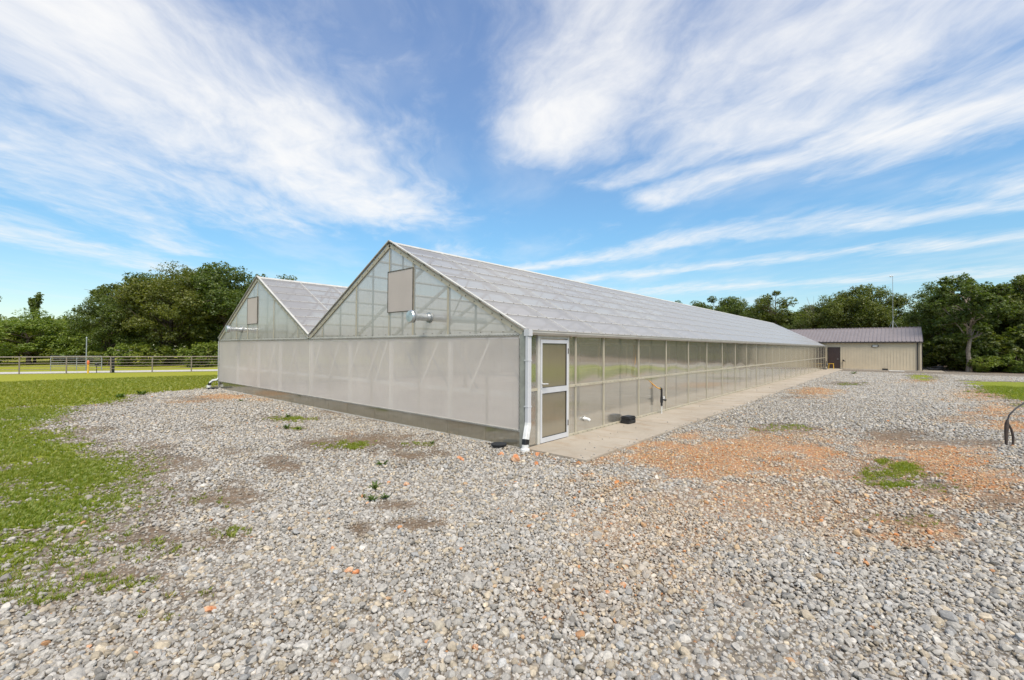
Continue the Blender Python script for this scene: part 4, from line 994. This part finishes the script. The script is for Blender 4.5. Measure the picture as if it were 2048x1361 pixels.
# ------------------------------------------------------------------ trees
def branch_pts(r_, a, b, n, wob):
    a, b = Vector(a), Vector(b); L = (b - a).length
    return [a.lerp(b, i / n) + (Vector((r_.gauss(0, 1), r_.gauss(0, 1), r_.gauss(0, .5))) * wob * L * sin(pi * i / n)) for i in range(n + 1)]
def tree_meshes(name, seed, h, rx, base, leaf, nclump, nleaf, mat, bark='bark', sparse=1.0, trunk_r=.2, squash=1.0, low=0.0):
    """trunk with limbs, and a crown of leaf faces in clumps carried by those limbs"""
    r_ = random.Random(seed); R = np.random.default_rng(seed); m = MB()
    fork = base + (h - base) * .28
    tp_ = branch_pts(r_, (0, 0, -.1), (r_.gauss(0, .25), r_.gauss(0, .25), h * .86), 8, .010)
    m.tube(tp_, [trunk_r * (1.25 if i == 0 else 1 - .105 * i) for i in range(9)], 8)
    cz = (base + h) / 2; rz = (h - base) / 2; cl = []
    ph = [r_.uniform(0, 6.28) for _ in range(3)]
    for k in range(nclump):
        u = r_.uniform(-1, 1); a = k * 2.39996 + r_.uniform(-.5, .5); rad = sqrt(max(0, 1 - u * u)); sh = r_.uniform(.45, 1.0) ** .6
        lob = 1 + .18 * sin(3 * a + ph[0]) + .12 * sin(2 * a + ph[1])
        widen = 1.0 if u > -.2 else 1 - low * (-.2 - u)
        c = Vector((cos(a) * rad * rx * sh * lob * widen, sin(a) * rad * rx * sh * lob * widen, cz + u * rz * sh * (1 + .12 * sin(2 * a + ph[2]))))
        cl.append((c, rx * r_.uniform(.17, .31)))
    for i, (c, cr) in enumerate(cl):
        if i % 2 == 0 or nclump < 24:
            t0 = tp_[min(7, max(2, int((c.z - rz * .5) / (h * .86) * 8)))]
            bp_ = branch_pts(r_, t0, c, 5, .06); r0 = trunk_r * r_.uniform(.22, .42)
            m.tube(bp_, [r0 * (1 - .16 * j) for j in range(6)], 5)
            for q in range(2):
                e = c + Vector((r_.gauss(0, 1), r_.gauss(0, 1), r_.gauss(.2, .7))) * cr * .8
                m.tube([bp_[3 + q], bp_[3 + q].lerp(e, .55) + Vector((0, 0, .05)), e], [r0 * .4, r0 * .28, r0 * .12], 4)
    tm = m.mesh(name + '_trunk'); tm.materials.append(MAT[bark])
    per = int(nleaf / nclump * sparse); C_ = np.array([c[:] for c, _ in cl]); S_ = np.array([s_ for _, s_ in cl]); idx = np.repeat(np.arange(nclump), per); n = len(idx)
    d = R.normal(size=(n, 3)); d /= np.linalg.norm(d, axis=1)[:, None]; d[:, 2] *= .72 * squash
    rr = S_[idx] * (R.random(n) ** .40) * (1 + .35 * R.normal(size=n).clip(-1, 1.6))
    # twigs: leaves gather in small sprays
    spr = R.integers(0, max(2, per // 7), n); key = idx * 1000 + spr; uq, inv = np.unique(key, return_inverse=True); dd = R.normal(size=(len(uq), 3)); dd /= np.linalg.norm(dd, axis=1)[:, None]; dd[:, 2] = dd[:, 2] * .75 + .08
    ru = (R.random(len(uq)) ** .45) * 1.08
    P = C_[idx] + dd[inv] * (S_[idx] * ru[inv])[:, None] + d * (S_[idx] * .17)[:, None]
    nrm = dd[inv] * .55 + R.normal(size=(n, 3)) * .55 + np.array([0, 0, .55]); nrm /= np.linalg.norm(nrm, axis=1)[:, None]
    t1 = np.cross(nrm, R.normal(size=(n, 3))); t1 /= np.linalg.norm(t1, axis=1)[:, None]; t2 = np.cross(nrm, t1)
    s1 = (leaf * R.uniform(.6, 1.35, n))[:, None]; s2 = s1 * R.uniform(.45, .8, n)[:, None]
    V = np.stack([P - t1 * s1, P + t2 * s2 - t1 * s1 * .1, P + t1 * s1 + nrm * s1 * .15, P - t2 * s2 - t1 * s1 * .1], 1).reshape(-1, 3)
    cm = fast_mesh(name + '_crown', V, None, mat, 4)
    return tm, cm
KIND = {}
def tree(kind, x, y, sc=1.0, rz=0.0, name='oak_tree', label='', group=None, cat='tree', sz=None):
    tm, cm = KIND[kind]; r_ = empty(name, (x, y, 0), rz); r_.scale = (sc, sc, sz or sc); tag(r_, label, cat, group)
    link(bpy.data.objects.new('trunk', tm), r_); link(bpy.data.objects.new('crown', cm), r_); return r_
KIND['oak'] = tree_meshes('oak', 11, 10.0, 4.6, 2.2, .095, 60, 46000, 'oak_leaf', trunk_r=.30)
KIND['oak2'] = tree_meshes('oak2', 12, 10.0, 4.0, 3.0, .095, 46, 34000, 'oak_leaf', trunk_r=.26)
KIND['olive'] = tree_meshes('olive', 13, 10.0, 5.2, 1.6, .092, 80, 60000, 'olive_leaf', trunk_r=.34)
KIND['tall'] = tree_meshes('tall', 14, 10.0, 2.9, 3.4, .095, 38, 22000, 'oak_leaf', 'pale_bark', trunk_r=.20)
KIND['airy'] = tree_meshes('airy', 15, 10.0, 3.2, 4.6, .095, 26, 9500, 'oak_leaf', trunk_r=.18)
KIND['bush'] = tree_meshes('bush', 16, 3.0, 2.1, .1, .11, 30, 7000, 'bright_leaf', trunk_r=.09)
KIND['low'] = tree_meshes('low', 17, 6.0, 4.2, .7, .092, 60, 38000, 'bright_leaf', trunk_r=.2)
KIND['dark'] = tree_meshes('dark', 18, 4.0, 2.6, .1, .14, 30, 6500, 'oak_leaf', trunk_r=.1)

def P2(px, D):
    """plan position of a photograph column at a distance along the view"""
    d = ray(px, 690); d = d / (d @ fw); q = CAM + d * D; return q[0], q[1]
# left group beyond the drive
def T(px, D, kind, sc, rz, **kw): x, y = P2(px, D); return tree(kind, x, y, sc, rz, **kw)
gl_ = 'trees beyond the fence'
T(338, 47, 'olive', 1.02, .4, label='largest olive-green oak with broad crown behind the pipe fence', group=gl_, sz=.96)
T(452, 50, 'oak', 1.14, 2.0, label='tall dark oak rising behind the far gable of the greenhouse', group=gl_, sz=1.06)
T(545, 64, 'oak2', 1.3, .2, label='dark oak mostly hidden behind the far gable peak', group=gl_, sz=1.16)
T(222, 45, 'oak', .62, 1.1, label='round dark oak left of the largest olive-green oak', group=gl_, sz=.66)
T(222, 49, 'airy', .70, .3, label='thin-topped tree showing sky gaps over the round dark oak', group=gl_, sz=.88)
T(60, 46, 'low', 1.1, .9, label='bright green spreading tree with thick trunk behind the fence', group=gl_, sz=.82)
T(-40, 47, 'low', 1.1, 2.7, label='bright green low tree at the open end of the fence line', group=gl_, sz=.8)
T(140, 55, 'low', 1.1, 4.1, label='low green tree filling the gap between spreading tree and dark oak', group=gl_, sz=.8)
T(15, 62, 'low', .9, 5.0, label='paler tree seen over the bright spreading tree', group=gl_, sz=.85)
T(-150, 50, 'oak', 1.0, 2.2, label='oak standing past the open end of the fence line', group=gl_)
T(290, 60, 'oak', 1.1, 3.0, label='dark oak standing behind the largest olive-green oak', group=gl_)
T(400, 56, 'oak', 1.1, 1.7, label='dark oak between the olive oak and the tall dark oak', group=gl_)
for i, (px, D, s_) in enumerate([(118, 46, .62), (-20, 46, .6), (255, 43, .8), (300, 43, .75), (385, 42, .62), (415, 43, .8), (160, 47, .9), (440, 46, .9), (345, 46, .7), (200, 43, .5)]):
    T(px, D, 'bush', s_, i * 1.3, name='shrub', label='bright leafy shrub growing under the trees beyond the drive', group='shrubs beyond the drive', cat='shrub')
# vine-clad snag
x, y = P2(70, 49); tm = MB(); tm.tube([(0, 0, 0), (0, 0, 4.2), (.35, .1, 6.6), (.5, .2, 7.4)], [.16, .12, .09, .04], 6); tm.tube([(0, 0, 4.6), (-.4, -.2, 6.2), (-.75, -.3, 7.0)], [.09, .07, .03], 6)
sn = empty('vine_snag', (x, y, 0)); tag(sn, 'forked vine-clad snag poking above the bright spreading tree', 'tree'); tm.build('trunk', 'bark', sn)
R = np.random.default_rng(5); L_ = []
for a, b_ in (((0, 0, 4.2), (.35, .1, 6.6)), ((.35, .1, 6.6), (.5, .2, 7.55)), ((0, 0, 4.6), (-.4, -.2, 6.2)), ((-.4, -.2, 6.2), (-.75, -.3, 7.1))):
    t = R.random((340, 1)); L_.append(np.array(a) * (1 - t) + np.array(b_) * t + R.normal(0, .12, (340, 3)))
P = np.concatenate(L_); n = len(P); t1 = R.normal(size=(n, 3)); t1 /= np.linalg.norm(t1, axis=1)[:, None]; t2 = np.cross(t1, R.normal(size=(n, 3))); t2 /= np.linalg.norm(t2, axis=1)[:, None]
link(bpy.data.objects.new('crown', fast_mesh('snag_crown', np.stack([P - t1 * .12, P + t2 * .08, P + t1 * .12, P - t2 * .08], 1).reshape(-1, 3), None, 'oak_leaf', 4)), sn)

# woods behind the shed and along the yard's far right side
gw_ = 'trees of the dark wood'
wl = 'leafy dark oak in the wood behind the metal shed'
for i, (px, D, kind, sc, sz) in enumerate([(1440, 84, 'oak2', 1.1, 1.12), (1465, 80, 'oak', 1.0, 1.06), (1500, 82, 'oak2', 1.0, .92), (1552, 74, 'airy', 1.15, 1.16), (1535, 78, 'oak', .9, .95), (1600, 72, 'oak2', .8, .78), (1650, 70, 'airy', .9, .86),
                                          (1690, 64, 'oak', .95, .98), (1740, 62, 'oak', 1.0, 1.04), (1785, 60, 'airy', .9, .78), (1822, 62, 'oak2', .8, .66), (1370, 92, 'oak2', 1.1, 1.12), (1400, 95, 'oak2', 1.1, 1.1), (1610, 88, 'oak', 1.2, 1.0), (1700, 84, 'oak', 1.2, 1.1)]):
    T(px, D, kind, sc, i * 1.7, label=wl, group=gw_, sz=sz)
wl2 = 'leafy dark oak in the wood right of the metal shed'
T(1937, 40.6, 'tall', 1.0, .5, label='slim oak with pale bare trunk at the edge of the gravel', group=gw_, sz=.93)
for i, (px, D, kind, sc, sz) in enumerate([(1870, 52, 'oak2', .75, .70), (1905, 47, 'oak2', .85, .90), (1960, 48, 'oak2', .8, .84), (2000, 46, 'airy', .9, .86), (2040, 44, 'oak', .8, .88), (2085, 43, 'oak2', .9, .9), (1890, 60, 'oak2', 1.0, .82), (1975, 58, 'oak', 1.0, .92), (2060, 56, 'oak', 1.1, 1.05),
                                          (2150, 46, 'oak', .9, .9), (2250, 47, 'oak2', 1.0, .95), (2360, 46, 'oak', 1.0, .95), (2480, 46, 'oak', 1.0, .92), (2620, 45, 'oak2', 1.0, 1.0), (2760, 46, 'oak', 1.1, 1.0), (2950, 46, 'oak', 1.1, 1.0), (3200, 46, 'oak', 1.1, 1.0), (2200, 58, 'oak', 1.1, 1.1), (2420, 58, 'oak', 1.1, 1.1), (2700, 58, 'oak', 1.2, 1.1), (3100, 60, 'oak', 1.2, 1.1), (3600, 46, 'oak', 1.1, 1.0)]):
    T(px, D, kind, sc, i * 2.1 + .4, label=wl2, group=gw_, sz=sz)
for i, (px, D, s_) in enumerate([(1862, 52, .9), (1885, 46, .8), (1908, 44, .7), (1962, 41.0, .62), (1985, 41.5, .85), (2012, 41, .9), (2042, 40.2, .95), (2075, 40, 1.0), (1925, 45, 1.0), (1950, 45, 1.0), (2110, 41, 1.0), (2160, 41, .9), (2230, 41, 1.0), (2320, 42, 1.0), (2420, 42, 1.0), (2540, 42, 1.0), (2680, 42, 1.0), (2850, 42, 1.0), (3050, 42, 1.0), (2000, 46, 1.1), (1870, 62, 1.2), (3300, 42, 1.1)]):
    T(px, D, 'dark', s_, i * 1.9, name='undergrowth_shrub', label='dark leafy shrub at the foot of the wood by the gravel', group='undergrowth along the wood', cat='shrub')
x, y = P2(1966, 39.6); tree('bush', x, y, .5, 1.0, name='shrub', label='blue-green bush right of the slim pale-trunked oak', cat='shrub')
x, y = P2(2034, 38.8); tree('bush', x, y, .62, 2.0, name='shrub', label='bright green bush at the wood edge far from the shed', cat='shrub')
# leaning bare tree
x, y = P2(1655, 66); bt = empty('bare_tree', (x, y, 0)); tag(bt, 'leaning grey leafless tree behind the shed roof', 'tree'); m = MB(); r_ = random.Random(3)
for k in range(9):
    e = Vector((r_.uniform(-3.5, 1.5), r_.uniform(-1, 1), r_.uniform(5.0, 9.5))); bp_ = branch_pts(r_, (0, 0, 1 + k * .3), e, 6, .04); m.tube(bp_, [.09 - .013 * j for j in range(7)], 5)
    for q in range(4): e2 = e + Vector((r_.gauss(0, .9), r_.gauss(0, .9), r_.gauss(.3, .6))); m.tube([bp_[4], bp_[4].lerp(e2, .5), e2], [.03, .022, .008], 4)
m.tube([(0, 0, 0), (0.05, 0, 2), (-.2, 0, 4.5)], [.2, .15, .09], 7); m.build('trunk', 'pale_bark', bt)

# far wood that closes the horizon, one mass
R = np.random.default_rng(99); n = 52000
ang = R.uniform(-2.2, 2.2, n); rad = R.uniform(105, 150, n); fz = np.arctan2(fw[1], fw[0]); xw = CAM[0] + np.cos(fz + ang) * rad; yw = CAM[1] + np.sin(fz + ang) * rad
topz = 4.6 + 3.4 * vnoise(xw, yw, .05, 4, 4); zw = topz * R.random(n) ** .6
P = np.stack([xw, yw, zw], 1); nr = R.normal(size=(n, 3)) * .6 + np.array([0, 0, .6]) - np.stack([np.cos(fz + ang), np.sin(fz + ang), 0 * ang], 1) * .6; nr /= np.linalg.norm(nr, axis=1)[:, None]
t1 = np.cross(nr, R.normal(size=(n, 3))); t1 /= np.linalg.norm(t1, axis=1)[:, None]; t2 = np.cross(nr, t1); s1 = R.uniform(.35, .75, n)[:, None]
o = link(bpy.data.objects.new('far_wood', fast_mesh('far_wood', np.stack([P - t1 * s1, P + t2 * s1 * .7, P + t1 * s1, P - t2 * s1 * .7], 1).reshape(-1, 3), None, 'oak_leaf', 4))); tag(o, 'far green wood closing the horizon', 'wood', None, 'stuff')
